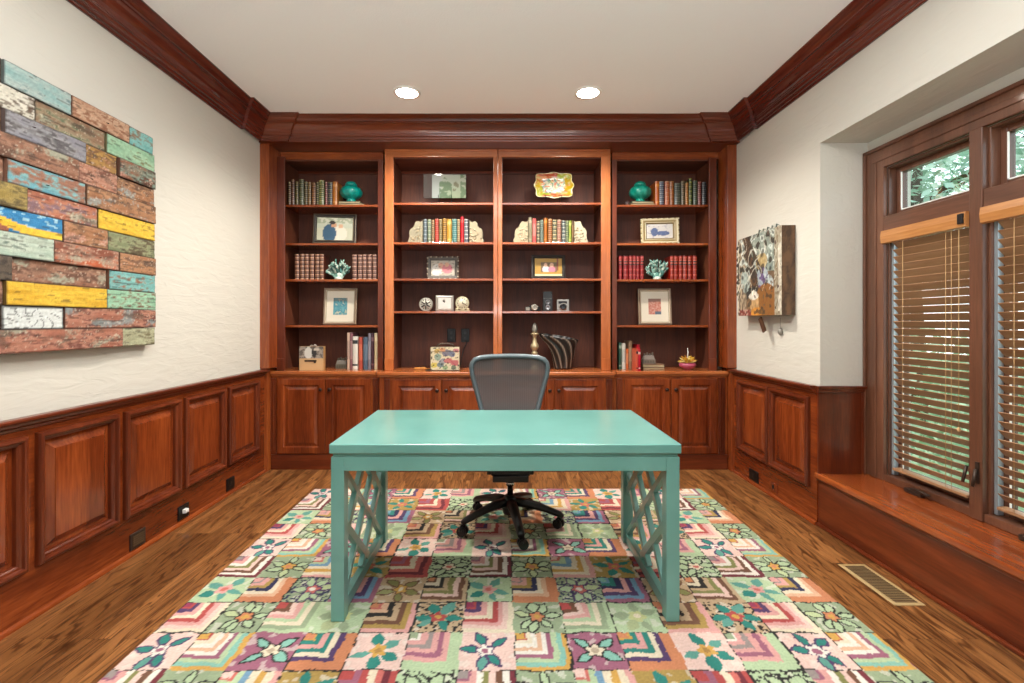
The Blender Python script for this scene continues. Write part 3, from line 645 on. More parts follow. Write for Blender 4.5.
flatbook(643, 664.5, .024, 4.205, .8630, '8a6850', 'upper tan book of the small flat stack on the right counter', -.05)

# ---------------------------------------------------------------- shelf decor
def stripy(c1, c2): return lambda i, k: mix(lin(c1), lin(c2), .5+.5*math.sin(k*1.9+i*1.3))
for px, z, lab, c1, c2 in ((351.2, 2.3365, 'left', '159089', '2fb0a2'), (640, 2.3365, 'right', '1f8f7c', '43b09a')):
    t = thing('ginger_jar', 'turquoise glazed lidded jar on flat books on the %s top shelf' % lab, 'jar', (PX(px, 4.32), 4.32, z), .3, 'turquoise lidded jars')
    MB().lathe([(.044,0),(.049,.006),(.042,.016),(.038,.026),(.046,.034),(.072,.046),(.090,.064),(.098,.086),(.096,.108),(.084,.128),(.064,.143),(.048,.150)], 32, rib=.025, ribn=8, colf=stripy(c1, c2)).build('jar_body', 'gloss_paint', t)
    MB().lathe([(.050,.150),(.053,.156),(.050,.168),(.040,.182),(.022,.190),(.001,.192)], 24, colf=stripy(c1, c2)).build('lid', 'gloss_paint', t)
MB_d = MB().lathe([(.001,0),(.03,.002),(.036,.008),(.03,.014),(.001,.016)], 20, axis='y', c=lin('3a1610'))
tag(MB_d.build('wooden_disc', 'painted', loc=(PX(628.5, 4.36), 4.36, 2.333)), 'small dark brown round disc standing left of the right turquoise jar', 'ornament')

def frame(px0, px1, pyt, base_z, yb, c_out, prof, matw, colf, label, rz=0, lean=.13, mat='painted', name='picture_frame', matcol='ece2cf', pw_=None, rough_frame=0, nx=34):
    """framed picture leaning back on its own strut; size from its measured width and height"""
    w = (px1-px0)/F*yb; h = PZ(pyt, yb) - base_z; h /= math.cos(lean)
    t = thing(name, label, 'picture frame', (PX((px0+px1)/2, yb), yb, base_z+.001), rz, 'framed pictures on the shelves')
    g = thing_rot = bpy.data.objects.new
    P = lambda a, b, hh: (a, b*math.sin(lean) - hh*math.cos(lean), b*math.cos(lean) + hh*math.sin(lean) + .004)
    fw = prof[-1][0]
    fm = MB(); last = None
    co = lin(c_out)
    def ring(ins, hh): return fm.pts([P(-w/2+ins, ins, hh), P(w/2-ins, ins, hh), P(w/2-ins, h-ins, hh), P(-w/2+ins, h-ins, hh)])
    last = ring(0, -.012)
    for k, (ins, hh, cc) in enumerate(prof):
        b = ring(ins, hh); cl = lin(cc)
        for i in range(4): j = (i+1) % 4; fm.face((last+i, last+j, b+j, b+i), cl)
        last = b
    if rough_frame:   # beaded/woven moulding round the frame
        per = []
        nb = int((w+h)*2/.016)
        for k in range(nb):
            s = k/nb*2*(w+h)
            if s < w: p = (-w/2+s, .004)
            elif s < w+h: p = (w/2-.004, s-w)
            elif s < 2*w+h: p = (w/2-(s-w-h), h-.004)
            else: p = (-w/2+.004, h-(s-2*w-h))
            q = P(p[0], p[1], .010)
            fm.lathe([(.0015,-.007),(.008,-.003),(.008,.003),(.0015,.007)], 6, q, lin(['d8c8a0','7a6848','efe6cc'][k % 3] if rough_frame == 1 else ['3a3028','c8bca8','6a5a50'][k % 3]))
    b = fm.pts([P(-w/2, 0, -.012), P(w/2, 0, -.012), P(w/2, h, -.012), P(-w/2, h, -.012)]); fm.face((b, b+1, b+2, b+3), co)
    fm.build('frame_molding', mat, t)
    ins, hh = prof[-1][0], prof[-1][1]-.001
    if matw:
        mm = MB(); a = mm.pts([P(-w/2+ins, ins, hh), P(w/2-ins, ins, hh), P(w/2-ins, h-ins, hh), P(-w/2+ins, h-ins, hh)]); mm.face((a, a+1, a+2, a+3), lin(matcol)); mm.build('mat_board', 'painted', t)
    i2x = ins + (matw[0]*w if matw else 0); i2y = ins + (matw[1]*h if matw else 0); h2 = hh + (.001 if matw else 0)
    pm = MB().grid(lambda u, v: P(-w/2+i2x+u*(w-2*i2x), i2y+v*(h-2*i2y), h2), nx, int(nx*h/w)+1, colf); pm.build('picture', 'painted', t)
    st = MB(); q0 = P(0, h*.55, -.012); st.tube([q0, (0, q0[1]+.075, .004)], .005, 6, c=lin('2a2422')); st.build('strut', 'painted', t)
    return t
def blob(u, v, cx, cy, rx, ry): return ((u-cx)/rx)**2 + ((v-cy)/ry)**2 < 1
def couple(u, v):
    c = mix(lin('8fa89a'), lin('d8d4c0'), v) if v > .55 else lin('c8c6b0')
    n_ = N(u*9, v*9, 3); c = mix(c, lin('5f7a58'), .5) if (v > .75 and n_ > 0) else c
    if blob(u, v, .62, .28, .22, .36): c = lin('e2dccb')
    if blob(u, v, .35, .30, .19, .42): c = lin('3a5a74')
    if blob(u, v, .47, .67, .085, .11): c = lin('c99a7c')
    if blob(u, v, .43, .78, .10, .08): c = lin('241a16')
    if blob(u, v, .66, .62, .07, .10): c = lin('d8ae90')
    return c
BLK = [(0,.010,'2a2320'),(.010,.016,'6a5e50'),(.016,.010,'1c1816'),(.024,.008,'2a221e'),(.028,.014,'8a7c66'),(.032,.004,'1c1816')]
frame(313.5, 355.5, 214, 1.956, 4.28, '1c1816', BLK, None, couple, 'black framed photo of a couple on the second shelf of the leftmost bay', rz=.10)
def aqua_abs(u, v):
    n_ = N(u*5, v*4, 2) + .5*N(u*17, v*15, 6); c = mix(lin('6fa9b0'), lin('2f7d94'), min(1, max(0, .5+n_)))
    if n_ > .35: c = lin('c8c8b0')
    if v > .8: c = mix(c, lin('6e7470'), .6)
    return c
TAU = [(0,.010,'8a7460'),(.006,.016,'b8a48c'),(.016,.014,'8e7864'),(.022,.006,'cfc0aa'),(.026,.003,'a89880')]
frame(323.5, 356, 288.5, 1.232, 4.30, '8a7460', TAU, (.20, .19), aqua_abs, 'taupe framed turquoise abstract print with a wide cream mat', rz=.06)
def pink_print(u, v):
    n_ = N(u*8, v*9, 12) + .5*N(u*20, v*20, 5); c = mix(lin('d8a898'), lin('b8685a'), min(1, max(0, .5+n_)))
    if v < .2 and u > .5: c = lin('5c6878')
    if v > .82: c = lin('9a7468')
    return c
frame(639, 671.5, 289, 1.232, 4.30, '8a7460', TAU, (.22, .20), pink_print, 'taupe framed rose-coloured print with a wide cream mat', rz=-.06)
def dogs(u, v):
    c = lin('b8b0a0')
    if blob(u, v, .25, .35, .22, .4): c = lin('d8d4cc')
    if blob(u, v, .42, .65, .12, .2): c = lin('d8a890')
    if blob(u, v, .68, .45, .22, .32): c = lin('cf7f86')
    if blob(u, v, .66, .72, .1, .14): c = lin('d9a78c')
    if N(u*12, v*12, 4) > .35: c = mix(c, lin('3a3a38'), .7)
    return c
frame(427, 458.5, 257, 1.637, 4.28, '2a2622', [(0,.010,'3a332c'),(.012,.014,'6a6054'),(.030,.010,'4a433a'),(.034,.003,'201c18')], None, dogs, 'dark frame with glittering beaded edge on the third shelf of the second bay', rz=0, rough_frame=2)
def two_girls(u, v):
    c = lin('b08a3c')
    if v < .12: c = lin('e2d9a8')
    if .22 < u < .80 and .22 < v < .80:
        c = lin('6a5434')
        for cx_, cc in ((.40, 'e0cbd0'), (.62, 'd07f90')):
            if blob(u, v, cx_, .36, .13, .20): c = lin(cc)
            if blob(u, v, cx_, .62, .07, .12): c = lin('dcb094')
    if .82 < u < .86 and v > .3: c = lin('7c3a24')
    return c
frame(531.5, 565.5, 255.5, 1.637, 4.26, '15110f', [(0,.012,'1a1512'),(.014,.018,'2e2622'),(.028,.008,'12100e'),(.030,.004,'12100e')], None, two_girls, 'black framed photo of two people on a gold mat in the third bay', rz=.03, lean=.10)
def blue_sketch(u, v):
    c = lin('d9d4d0')
    if blob(u, v, .30, .45, .14, .30) or blob(u, v, .62, .35, .26, .16): c = lin('5a6a92')
    if N(u*10, v*10, 8) > .3: c = mix(c, lin('8a8aa0'), .6)
    return c
frame(641.5, 678.5, 218.5, 1.956, 4.29, 'a8946a', [(0,.010,'8c7850'),(.008,.018,'cbb98c'),(.020,.016,'dccfae'),(.036,.010,'a08c62'),(.042,.014,'e2d8bc'),(.052,.004,'8a7650')], None, blue_sketch, 'ornate silver-gold basket weave frame on the second shelf of the rightmost bay', rz=-.12, rough_frame=1)
# acrylic frame on little easel
t = thing('acrylic_frame', 'clear acrylic photo block with green garden picture on the top shelf', 'picture frame', (PX(444.7, 4.30), 4.30, 2.299), 0, 'framed pictures on the shelves')
w = 43/F*4.30; zb = PZ(198.6, 4.30)-2.2955; zt = PZ(174, 4.30)-2.2955
MB().box(-w/2, w/2, 0, .022, zb, zt).build('acrylic_block', 'acrylic', t, bevel=.002)
def garden(u, v):
    n_ = N(u*7, v*6, 2) + .5*N(u*18, v*16, 5)
    c = lin('dfe6dc') if u < .28 else mix(lin('cfe0b0'), lin('e6ecd8'), v)
    if .22 < u < .58 and v < .9-abs(u-.38)*1.5 and n_ > -.25: c = lin('5f8c4c')
    if u > .84 and n_ > -.2: c = lin('6f9a5c')
    if blob(u, v, .70, .45, .10, .25) and n_ > 0: c = lin('8a8450')
    return c
MB().grid(lambda u, v: (-w/2+.078+u*(w-.082), .012, zb+.006+v*(zt-zb-.012)), 40, 26, garden).build('picture', 'painted', t)
e_ = MB()
for sx in (-.055, .062):
    e_.tube([(sx,-.018,zb+.028),(sx,-.020,zb-.004),(sx,.03,zb-.006),(sx,.06,.0)], .0025, 6); e_.tube([(sx,-.018,zb-.002),(sx,-.024,0.0)], .0025, 6)
e_.build('easel', 'blackm', t)
# platter on easel
t = thing('platter', 'scalloped oblong platter painted with flowers and fruit, on an easel', 'platter', (PX(553.6, 4.30), 4.30, 2.2955))
pw2, ph2 = .186, .128; cz = (PZ(172.5, 4.3)+PZ(199.5, 4.3))/2-2.2955; pm = MB(); pm.vc = {}; NR, NA = 14, 64
def plc(r, a):
    n_ = N(3*r*math.cos(a)*1.6, 3*r*math.sin(a)*1.6, 4); n2_ = N(r*math.cos(a)*7, r*math.sin(a)*7, 9)
    if r > .93: return lin('d8cfa0')
    if r > .60:
        s = (a/(2*PI)*9 + n_*1.2) % 4; c = [lin('c8a834'), lin('a8b44a'), lin('b4543a'), lin('d88a5a')][int(s)]
        return mix(c, lin('efe2b8'), .45) if n2_ > .15 else c
    c = lin('e6ddc0')
    if n2_ > .18: c = lin('5a8a6c')
    elif n2_ < -.22: c = lin('c8743c')
    elif n_ > .25: c = lin('8a8a94')
    elif n_ < -.28: c = lin('d4b050')
    return c
for i in range(NR+1):
    for k in range(NA):
        r = i/NR; a = 2*PI*k/NA; ca, sa = math.cos(a), math.sin(a)
        sc_ = (1 + (.055*math.cos(8*a) if r > .6 else 0)) * (1/(abs(ca)**4 + abs(sa)**4)**.25)*.93
        x, z = pw2*r*ca*sc_, ph2*r*sa*sc_; dd = .028*(max(0, r-.55)/.45)**1.3
        pm.vc[len(pm.v)] = plc(r, a); pm.v.append((x, -dd + z*.18, cz + z))
for i in range(NR):
    for k in range(NA): j = (k+1) % NA; pm.face((i*NA+k, i*NA+j, (i+1)*NA+j, (i+1)*NA+k), None, True)
pm.build('dish', 'gloss_paint', t, solid=.004)
e_ = MB()
for sx in (-.075, .065):
    e_.tube([(sx,-.052,cz-ph2+.035),(sx,-.056,cz-ph2+.004),(sx,-.05,.003),(sx,.06,.003)], .0028, 6); e_.tube([(sx,.06,.004),(sx*.6,.03,cz+.02)], .0028, 6)
e_.build('easel', 'blackm', t)
# stone bookends
def bookend(px0, px1, flip, lab):
    w = (px1-px0)/F*4.22; h = (242.7-219.8)/F*4.22; rnd = random.Random(px0)
    t = []; n = 22
    for k in range(n+1):
        a = k/n*PI/2; rr = 1 + .05*math.cos(a*11) + rnd.uniform(-.015, .015); t.append((w*(1-math.cos(a)*rr) if 0 else w - w*math.cos(a)*rr, h*math.sin(a)*rr))
    poly = [(max(0, x) if not flip else w-max(0, x), max(0, z)) for x, z in t] + [((w if not flip else 0), 0)]
    m = MB(); y0 = 0; pts = poly; nn_ = len(pts)
    cc = [lin('b9a98a'), lin('ab9c80'), lin('c8bda2'), lin('9a927a')]
    for (ya, yb, s) in ((0, .012, .93), (.012, .09, 1.0), (.09, .10, .95)):
        cxm = w*(.75 if not flip else .25); czm = h*.35
        q = [((x-cxm)*s+cxm, max(0, (z-czm)*s+czm) if z > 0 else 0) for x, z in pts]
        m.prism(q, lambda a, b, hh: (a-w/2, hh, b), ya, yb, cc[0])
    m.c = [cc[rnd.randrange(4)] for _ in m.c]
    # carved relief knobs
    for k in range(26):
        a = rnd.uniform(.1, 1.5); r = rnd.uniform(.2, .86); x = w - w*math.cos(a)*r; z = h*math.sin(a)*r
        if flip: x = w-x
        m.lathe([(.001,-.004),(.009,-.002),(.007,.004),(.001,.006)], 7, (x-w/2, 0, max(.011, z)), cc[rnd.randrange(4)], axis='y')
    tag(m.build('bookend', 'painted', loc=(PX((px0+px1)/2, 4.22), 4.20, 1.9525)), lab, 'bookend', 'carved stone bookends')
bookend(408.2, 423, False, 'carved pale stone bookend at the left of the second bay row'); bookend(469.6, 484, True, 'carved pale stone bookend at the right of the second bay row')
bookend(513.2, 528, False, 'carved pale stone bookend at the left of the third bay row'); bookend(574, 587.6, True, 'carved pale stone bookend at the right of the third bay row')
# coral
def coral(px, z, seed, lab, wide):
    rnd = random.Random(seed); m = MB(); cs = [lin('8fb9ac'), lin('bcd6c8'), lin('6a9d92'), lin('dbe6da'), lin('5a8c84')]
    def br(p, d, L, r, n):
        q = p + d*L; mid = (p+q)/2 + Vector((rnd.uniform(-.006,.006), rnd.uniform(-.006,.006), rnd.uniform(-.004,.004)))
        m.tube([p, mid, q], [r, r*.9, r*.72], 6, c=cs[rnd.randrange(5)])
        if n == 0:
            m.lathe([(.001,-r*.8),(r*.9,-r*.3),(r*.9,r*.3),(.001,r*.8)], 6, tuple(q), cs[rnd.randrange(5)]); return
        for _ in range(rnd.choice((2, 3))):
            nd = (d + Vector((rnd.uniform(-.9,.9), rnd.uniform(-.6,.6), rnd.uniform(-.35,.5)))).normalized(); br(q, nd, L*rnd.uniform(.68,.9), r*.8, n-1)
    for k in range(7):
        a = -1.1 + 2.2*k/6; br(Vector((a*.012, 0, .012)), Vector((math.sin(a)*wide, rnd.uniform(-.3,.3), math.cos(a)+.2)).normalized(), .052, .0165, 3)
    m.lathe([(.048,0),(.052,.008),(.040,.018),(.02,.026)], 12, c=cs[3])
    m.v = [tuple(p) for p in m.v]; xs = [p[0] for p in m.v]; zs_ = [p[2] for p in m.v]; sx = .222/(max(xs)-min(xs)); sz = .188/max(zs_); mx_ = (max(xs)+min(xs))/2
    m.v = [((p[0]-mx_)*sx, max(-.06, min(.06, p[1])), max(0.0005, p[2]*sz)) for p in m.v]
    tag(m.build('coral', 'painted', loc=(PX(px, 4.29), 4.29, z)), lab, 'coral', 'branching coral ornaments')
coral(338.3, 1.6375, 4, 'pale turquoise branching coral between brown books', 1.3); coral(656.6, 1.6375, 11, 'pale turquoise branching coral between red books', 1.3)
# clocks
def clock_face(m, r, o, c, ticks=True, dark='2a2624'):
    m.lathe([(.001,0),(r,0),(r,.002),(.001,.003)], 28, o, lin(c), axis='y')
    for k in range(12):
        a = k*PI/6; x, z = o[0]+math.sin(a)*r*.8, o[2]+math.cos(a)*r*.8; s = r*.07; m.box(x-s, x+s, o[1]-.0045, o[1]-.003, z-s, z+s, lin(dark))
    for a, l in ((.4, .5), (1.9, .72)):
        m.tube([(o[0], o[1]-.006, o[2]), (o[0]+math.sin(a)*r*l, o[1]-.006, o[2]+math.cos(a)*r*l)], r*.05, 5, c=lin(dark))
def round_clock(px, pyc, r, lab, facec, rimc, foot, wheel=False):
    y = 4.22; zc = PZ(pyc, y)-1.3545
    t = thing('desk_clock', lab, 'clock', (PX(px, y), y, 1.3545), 0, 'small clocks')
    MB().lathe([(r*.9,-.025),(r,-.02),(r,0),(r*1.0,.008),(r*.86,.012),(r*.84,.003)], 32, (0, 0, zc), lin(rimc), axis='y').build('clock_case', 'metalpaint', t)
    f = MB(); clock_face(f, r*.85, (0, -.006, zc), facec)
    if wheel:
        for k in range(6):
            a = k*PI/3; f.tube([(math.sin(a)*r*.15, -.012, zc+math.cos(a)*r*.15), (math.sin(a)*r*.75, -.012, zc+math.cos(a)*r*.75)], r*.09, 5, c=lin('26221f'))
    f.build('dial', 'painted', t); g = MB()
    if foot:
        g.box(-r*1.05, r*1.05, -.01, .03, .0005, .008, lin('cabf9e')); g.lathe([(.001,-.01),(r*.22,-.008),(r*.22,.008),(.001,.01)], 10, (-r*.8, 0, r*.24+.004), lin('cabf9e'), axis='y'); g.lathe([(.001,-.01),(r*.22,-.008),(r*.22,.008),(.001,.01)], 10, (r*.8, 0, r*.24+.004), lin('cabf9e'), axis='y')
    else: g.box(-r*.5, r*.5, -.005, .03, 0, max(.004, zc-r*.9), lin('b8b4aa'))
    g.build('foot', 'painted', t)
round_clock(426, 304.4, .060, 'round silver clock with open black wheel dial, leftmost of three', 'd8d2c4', 'bab4a8', False, True)
round_clock(462.3, 303.2, .060, 'round ivory clock on scroll feet, rightmost of three', 'e2d8be', 'd6cba8', True)
t = thing('desk_clock', 'square silver clock standing between the two round clocks', 'clock', (PX(444.7, 4.22), 4.22, 1.3545), .1, 'small clocks')
sw_, sh_ = .080, PZ(295.3, 4.22)-1.3545
MB().rings(lambda a, b, h: (a, -h, b), -sw_, sw_, 0, sh_, [(0,-.05),(0,.0),(.004,.006),(.018,.010),(.022,.004)], lin('b9b2a8')).build('clock_case', 'metalpaint', t, bevel=.001)
f = MB(); f.box(-sw_+.024, sw_-.024, -.006, -.004, .024, sh_-.024, lin('d8d4cc')); f.tube([(-.005,-.009,sh_*.68),(-.005,-.009,sh_*.5)], .002, 5, c=lin('333')) if 0 else f.tube([(-.012,-.009,sh_*.72),(.0,-.009,sh_*.55)], .003, 5, c=lin('4a4642')); f.lathe([(.001,0),(.012,0),(.012,.003),(.001,.004)], 14, (-.006,-.006,sh_*.66), lin('8f8a82'), axis='y'); f.build('dial', 'painted', t)
# cameras
Z4 = 1.3545
t = thing('folding_camera', 'small vintage folding camera with silver lens, leftmost of three cameras', 'camera', (PX(533, 4.22), 4.22, Z4+.0005), .15, 'vintage cameras')
MB().box(-.066, .066, 0, .03, 0, .040).box(-.03, .01, 0, .025, .040, .052).build('camera_body', 'blackm', t, bevel=.004)
MB().lathe([(.030,0),(.030,.012),(.024,.014),(.024,.028),(.016,.030),(.014,.022)], 24, (.010, 0, .032), lin('b8b2a6'), axis='y').build('lens', 'metalpaint', t)
MB().lathe([(.006,0),(.006,.008),(.001,.009)], 10, (.045, .015, .040), lin('c0bab0')).box(-.066, -.030, -.002, 0, .006, .034, lin('a8a298')).build('dial', 'metalpaint', t)
t = thing('twin_lens_camera', 'tall black box camera with raised hood, middle of three cameras', 'camera', (PX(547.8, 4.22), 4.22, Z4), -.05, 'vintage cameras')
MB().box(-.043, .043, 0, .07, 0, .115).build('camera_body', 'blackm', t, bevel=.004)
hd_ = MB(); hd_.box(-.040, -.036, .005, .065, .115, .175).box(.036, .040, .005, .065, .115, .175).box(-.036, .036, .061, .065, .115, .178).box(-.036, .036, .005, .008, .115, .150); hd_.build('viewing_hood', 'blackm', t)
for zc in (.034, .080): MB().lathe([(.022,0),(.022,.012),(.017,.016),(.013,.010),(.001,.010)], 20, (0, 0, zc), lin('6a6a6e' if zc > .05 else '8c8c90'), axis='y').build('lens', 'metalpaint', t)
t = thing('box_camera', 'silver and black camera with round lens, rightmost of three cameras', 'camera', (PX(563, 4.22), 4.22, Z4), -.12, 'vintage cameras')
MB().box(-.052, .052, 0, .06, 0, .105, lin('8c8882')).box(-.040, .036, -.002, 0, .068, .090, lin('17171a')).box(-.058, -.052, .005, .05, .02, .10, lin('3a3836')).build('camera_body', 'metalpaint', t, bevel=.008)
MB().lathe([(.034,0),(.034,.012),(.027,.016),(.027,.020),(.016,.014),(.001,.014)], 24, (0, -.002, .040), colf=lambda i, k: lin('d0ccc4') if i in (0, 1, 2) else lin('26262a'), axis='y').build('lens', 'metalpaint', t)
# floral case on dark tray
YK = 4.14
t = thing('floral_case', 'small hinged case covered in printed flowers with a dark handle', 'case', (PX(445, YK), YK, .8455), .04)
cw, chh = 28.5/F*YK, (369.6-347)/F*YK
def flor(u, v):
    c = lin('e6d9b8'); n_ = N(u*5, v*5, 31)
    for cx_, cy_, r_, cc in ((.13,.2,.12,'d8c24a'),(.25,.55,.14,'7f9c8c'),(.42,.4,.13,'8d8f9c'),(.55,.75,.15,'5a5470'),(.75,.70,.13,'4f5a80'),(.62,.42,.13,'c05a62'),(.85,.30,.14,'b8465a'),(.2,.85,.1,'c8a040'),(.35,.2,.12,'56707a'),(.8,.1,.1,'3f5a40'),(.9,.85,.1,'c26a7a'),(.5,.1,.1,'7fa070'),(.42,.88,.1,'d08a5a')):
        if (u-cx_)**2 + (v-cy_)**2 < r_*r_*(1+.8*n_): c = mix(lin(cc), lin('efe6d0'), .35 if ((u*40+v*33) % 2) < .9 else 0)
    if N(u*14, v*14, 3) > .32: c = lin('4a4038')
    return c
MB().box(-cw/2, cw/2, .002, .09, 0, chh, lin('d9ccaa')).grid(lambda u, v: (-cw/2+u*cw, 0, v*chh), 44, 36, flor).build('case_body', 'gloss_paint', t)
MB().box(-cw/2-.001, cw/2+.001, -.001, .091, chh*.80, chh*.82, lin('5c4a3a')).build('lid_seam', 'painted', t)
MB().tube([(-.075,.045,chh-.002),(-.068,.045,chh+.018),(-.035,.045,chh+.030),(.035,.045,chh+.030),(.068,.045,chh+.018),(.075,.045,chh-.002)], .006, 8).build('handle', 'bronze', t)
m = MB().box(-.165, .125, -.035, .11, 0, .004); tag(m.build('tray', 'bronze', loc=(PX(445, YK), YK, .8405), bevel=.001), 'thin dark flat tray under the floral case', 'tray')
m = MB(); m.tube([(.062*math.cos(a)*(1-.02*a), .030*math.sin(a), .004+.0015*a) for a in [k*.35 for k in range(36)]], .0032, 6); m.tube([(.05,0,.01),(.065,.03,.006),(.07,.06,.005)], .003, 6)
tag(m.build('cable', plain('amber_cord', 'c98a3a', .5), loc=(PX(420, 4.17), 4.19, .8405)), 'small coil of amber cable lying left of the floral case', 'cable')
# outlets in bookcase back
def outlet(P, a0, a1, z0_, z1_, lab, mat='blackm', plug=None, vent=False, cat='outlet'):
    t = thing('wall_outlet' if not vent else 'wall_register', lab, cat); P2 = P
    MB().rings(P2, a0, a1, z0_, z1_, [(0,0),(0,.004),(.003,.007)]).build('cover_plate', mat, t)
    m = MB(); zc, ac = (z0_+z1_)/2, (a0+a1)/2
    if vent:
        for k in range(5): zz_ = z0_+.02+(z1_-z0_-.04)*k/4; m.rings(P2, a0+.014, a1-.014, zz_-.004, zz_+.004, [(0,.007),(0,.010)])
        m.build('grille', 'ventdark', t)
    else:
        hgt = z1_-z0_
        for dz in ((-.2, .2) if hgt >= (a1-a0) else (0,)): m.rings(P2, ac-.013, ac+.013, zc+dz*hgt-.014, zc+dz*hgt+.014, [(0,.007),(.002,.009)])
        m.build('socket', 'black', t)
    if plug: MB().rings(P2, ac-.018, ac+.014, zc-.006, zc+.018, [(0,.009),(.002,.03),(.006,.032)]).build('plug', plug, t)
    return t
PB = lambda a, b, h: (a, YB-.0205-h, b)
yb_ = YB-.02
outlet(PB, PX(447.2, yb_), PX(455.6, yb_), PZ(342, yb_), PZ(328.6, yb_), 'black outlet plate left, above the floral case')
outlet(PB, PX(461.2, yb_), PX(469.3, yb_), PZ(342, yb_), PZ(328.6, yb_), 'black outlet plate right, with a cord running down from it')
m = MB(); m.tube([(PX(466.5, 4.49), 4.505, PZ(341, 4.5)), (PX(466.5, 4.48), 4.485, PZ(343.5, 4.49)), (PX(463.5, 4.49), 4.495, PZ(349, 4.49)), (PX(460, 4.44), 4.44, .85), (PX(456, 4.38), 4.38, .845), (PX(450,4.33), 4.33, .845)], .004, 6)
tag(m.build('power_cord', 'black'), 'thin black cord hanging from the right outlet behind the floral case', 'cord')
# finial, sculpture
m = MB(); F2 = [(.050,0),(.052,.012),(.034,.022),(.020,.045),(.030,.062),(.050,.075),(.053,.088),(.042,.100),(.022,.106),(.018,.116),(.028,.124),(.028,.132),(.018,.140),(.022,.152),(.034,.166),(.038,.180),(.032,.196),(.020,.212),(.016,.240),(.018,.262),(.034,.272),(.036,.280),(.014,.286)]
t = thing('candlestick', 'gilt turned finial ornament with grey bud top behind the chair', 'ornament', (PX(534.6, 4.22), 4.22, .8405))
m.lathe([(r*1.0, z*1.135) for r, z in F2], 28, c=None); m.build('turned_stem', plain('tarnished_gilt', 'a39372', .4, .45), t)
MB().lathe([(.010,.322),(.020,.334),(.026,.352),(.024,.375),(.016,.398),(.006,.412),(.001,.414)], 18, rib=.12, ribn=5).build('bud', plain('pewter', '8e8a80', .4, .6), t)
m = MB(); m.vc = {}; NS, NA = 40, 72; Y9 = 4.24
prof9 = [(368.6,554.5,570.5),(362,553.5,572),(356,552.5,573.5),(350,550.5,574.5),(345,547.5,576),(341,543.5,577),(338,540.5,577.5),(336.6,540,577.0)]
def at9(s):
    q = s*(len(prof9)-1); i = min(int(q), len(prof9)-2); f_ = q-i; return [prof9[i][k]*(1-f_)+prof9[i+1][k]*f_ for k in range(3)]
for i in range(NS+1):
    s = i/NS; py, xa, xb = at9(s)
    for k in range(NA):
        a = 2*PI*k/NA; tw = a*10 + s*9.0; rib_ = 1 + .06*math.sin(tw); xc = (PX(xa, Y9)+PX(xb, Y9))/2; rw = (PX(xb, Y9)-PX(xa, Y9))/2
        sag = (.028*math.cos(a+.4)*s*s)*(1 if s > .5 else .5)
        m.vc[len(m.v)] = mix(lin('14100f'), lin('9a8a7c'), max(0, math.sin(tw))**5)
        m.v.append((xc+rw*math.cos(a)*rib_, .055*math.sin(a)*rib_*(.6+.6*s), PZ(py, Y9)-.8405 - sag*s))
for i in range(NS):
    for k in range(NA): j = (k+1) % NA; m.face((i*NA+k, i*NA+j, (i+1)*NA+j, (i+1)*NA+k), None, True)
m.v = [(p[0], p[1], max(0.0, p[2])) for p in m.v]
tag(m.build('sculpture', 'gloss_paint', loc=(0, Y9, .8405), solid=.006), 'black striped twisted flaring vase sculpture on the counter of the third bay', 'sculpture')
# flowers in pink bowl
t = thing('flower_bowl', 'yellow artificial flowers in a small pink bowl on the right counter', 'flowers', (PX(687.5, 4.24), 4.24, .8405))
MB().lathe([(.030,0),(.036,.006),(.066,.024),(.074,.042),(.068,.056),(.060,.056),(.058,.040)], 26, rib=.03, ribn=10).build('bowl', 'bowl', t)
rnd = random.Random(8); m = MB()
for k in range(30):
    a = rnd.uniform(0, 2*PI); e = rnd.uniform(.1, 1.4); d = Vector((math.cos(a)*math.cos(e), math.sin(a)*math.cos(e)*.7, math.sin(e)*.85)); p0 = Vector((0,0,.055)) + d*.02; p1 = Vector((0,0,.055)) + d*rnd.uniform(.078, .098)
    m.tube([p0, p0.lerp(p1, .55), p1], [.006, .016, .002], 6, c=[lin('d8a03c'), lin('e8bd5c'), lin('c98830'), lin('efd084')][k % 4], flat=.5)
m.build('petals', 'painted', t); MB().tube([(0,0,.1),(.004,0,.15),(.0,0,.188)], [.006,.004,.001], 8).build('candle_spike', 'white', t)
# small figurine houses
def figurine(px0, px1, pyt, base, y, lab, c):
    w = (px1-px0)/F*y; h = PZ(pyt, y)-base; m = MB(); cc = lin(c); c2 = mix(cc, (0,0,0), .35)
    m.box(-w/2, w/2, 0, .06, 0, h*.42, cc).prism([(-w*.46,h*.42),(w*.46,h*.42),(w*.36,h*.74),(-w*.36,h*.74)], lambda a, b, hh: (a, hh, b), .006, .054, mix(cc, (1,1,1), .15))
    for k in range(4): x = -w*.33+w*.22*k; m.box(x-.006, x+.006, .02, .035, h*.72, h*(1 if k % 2 else .92), c2); m.box(x-.008, x+.008, -.001, 0, h*.1, h*.32, c2)
    tag(m.build('house_figurine', 'painted', loc=(PX((px0+px1)/2, y), y, base+.0005)), lab, 'figurine', 'small building figurines')
figurine(335.5, 346.5, 357.5, .8405, 4.25, 'small grey-green building figurine left of the counter paperbacks', '6a6454')
figurine(643.5, 655.5, 352.8, .8875, 4.23, 'small grey building figurine on the flat book stack', '84786c')
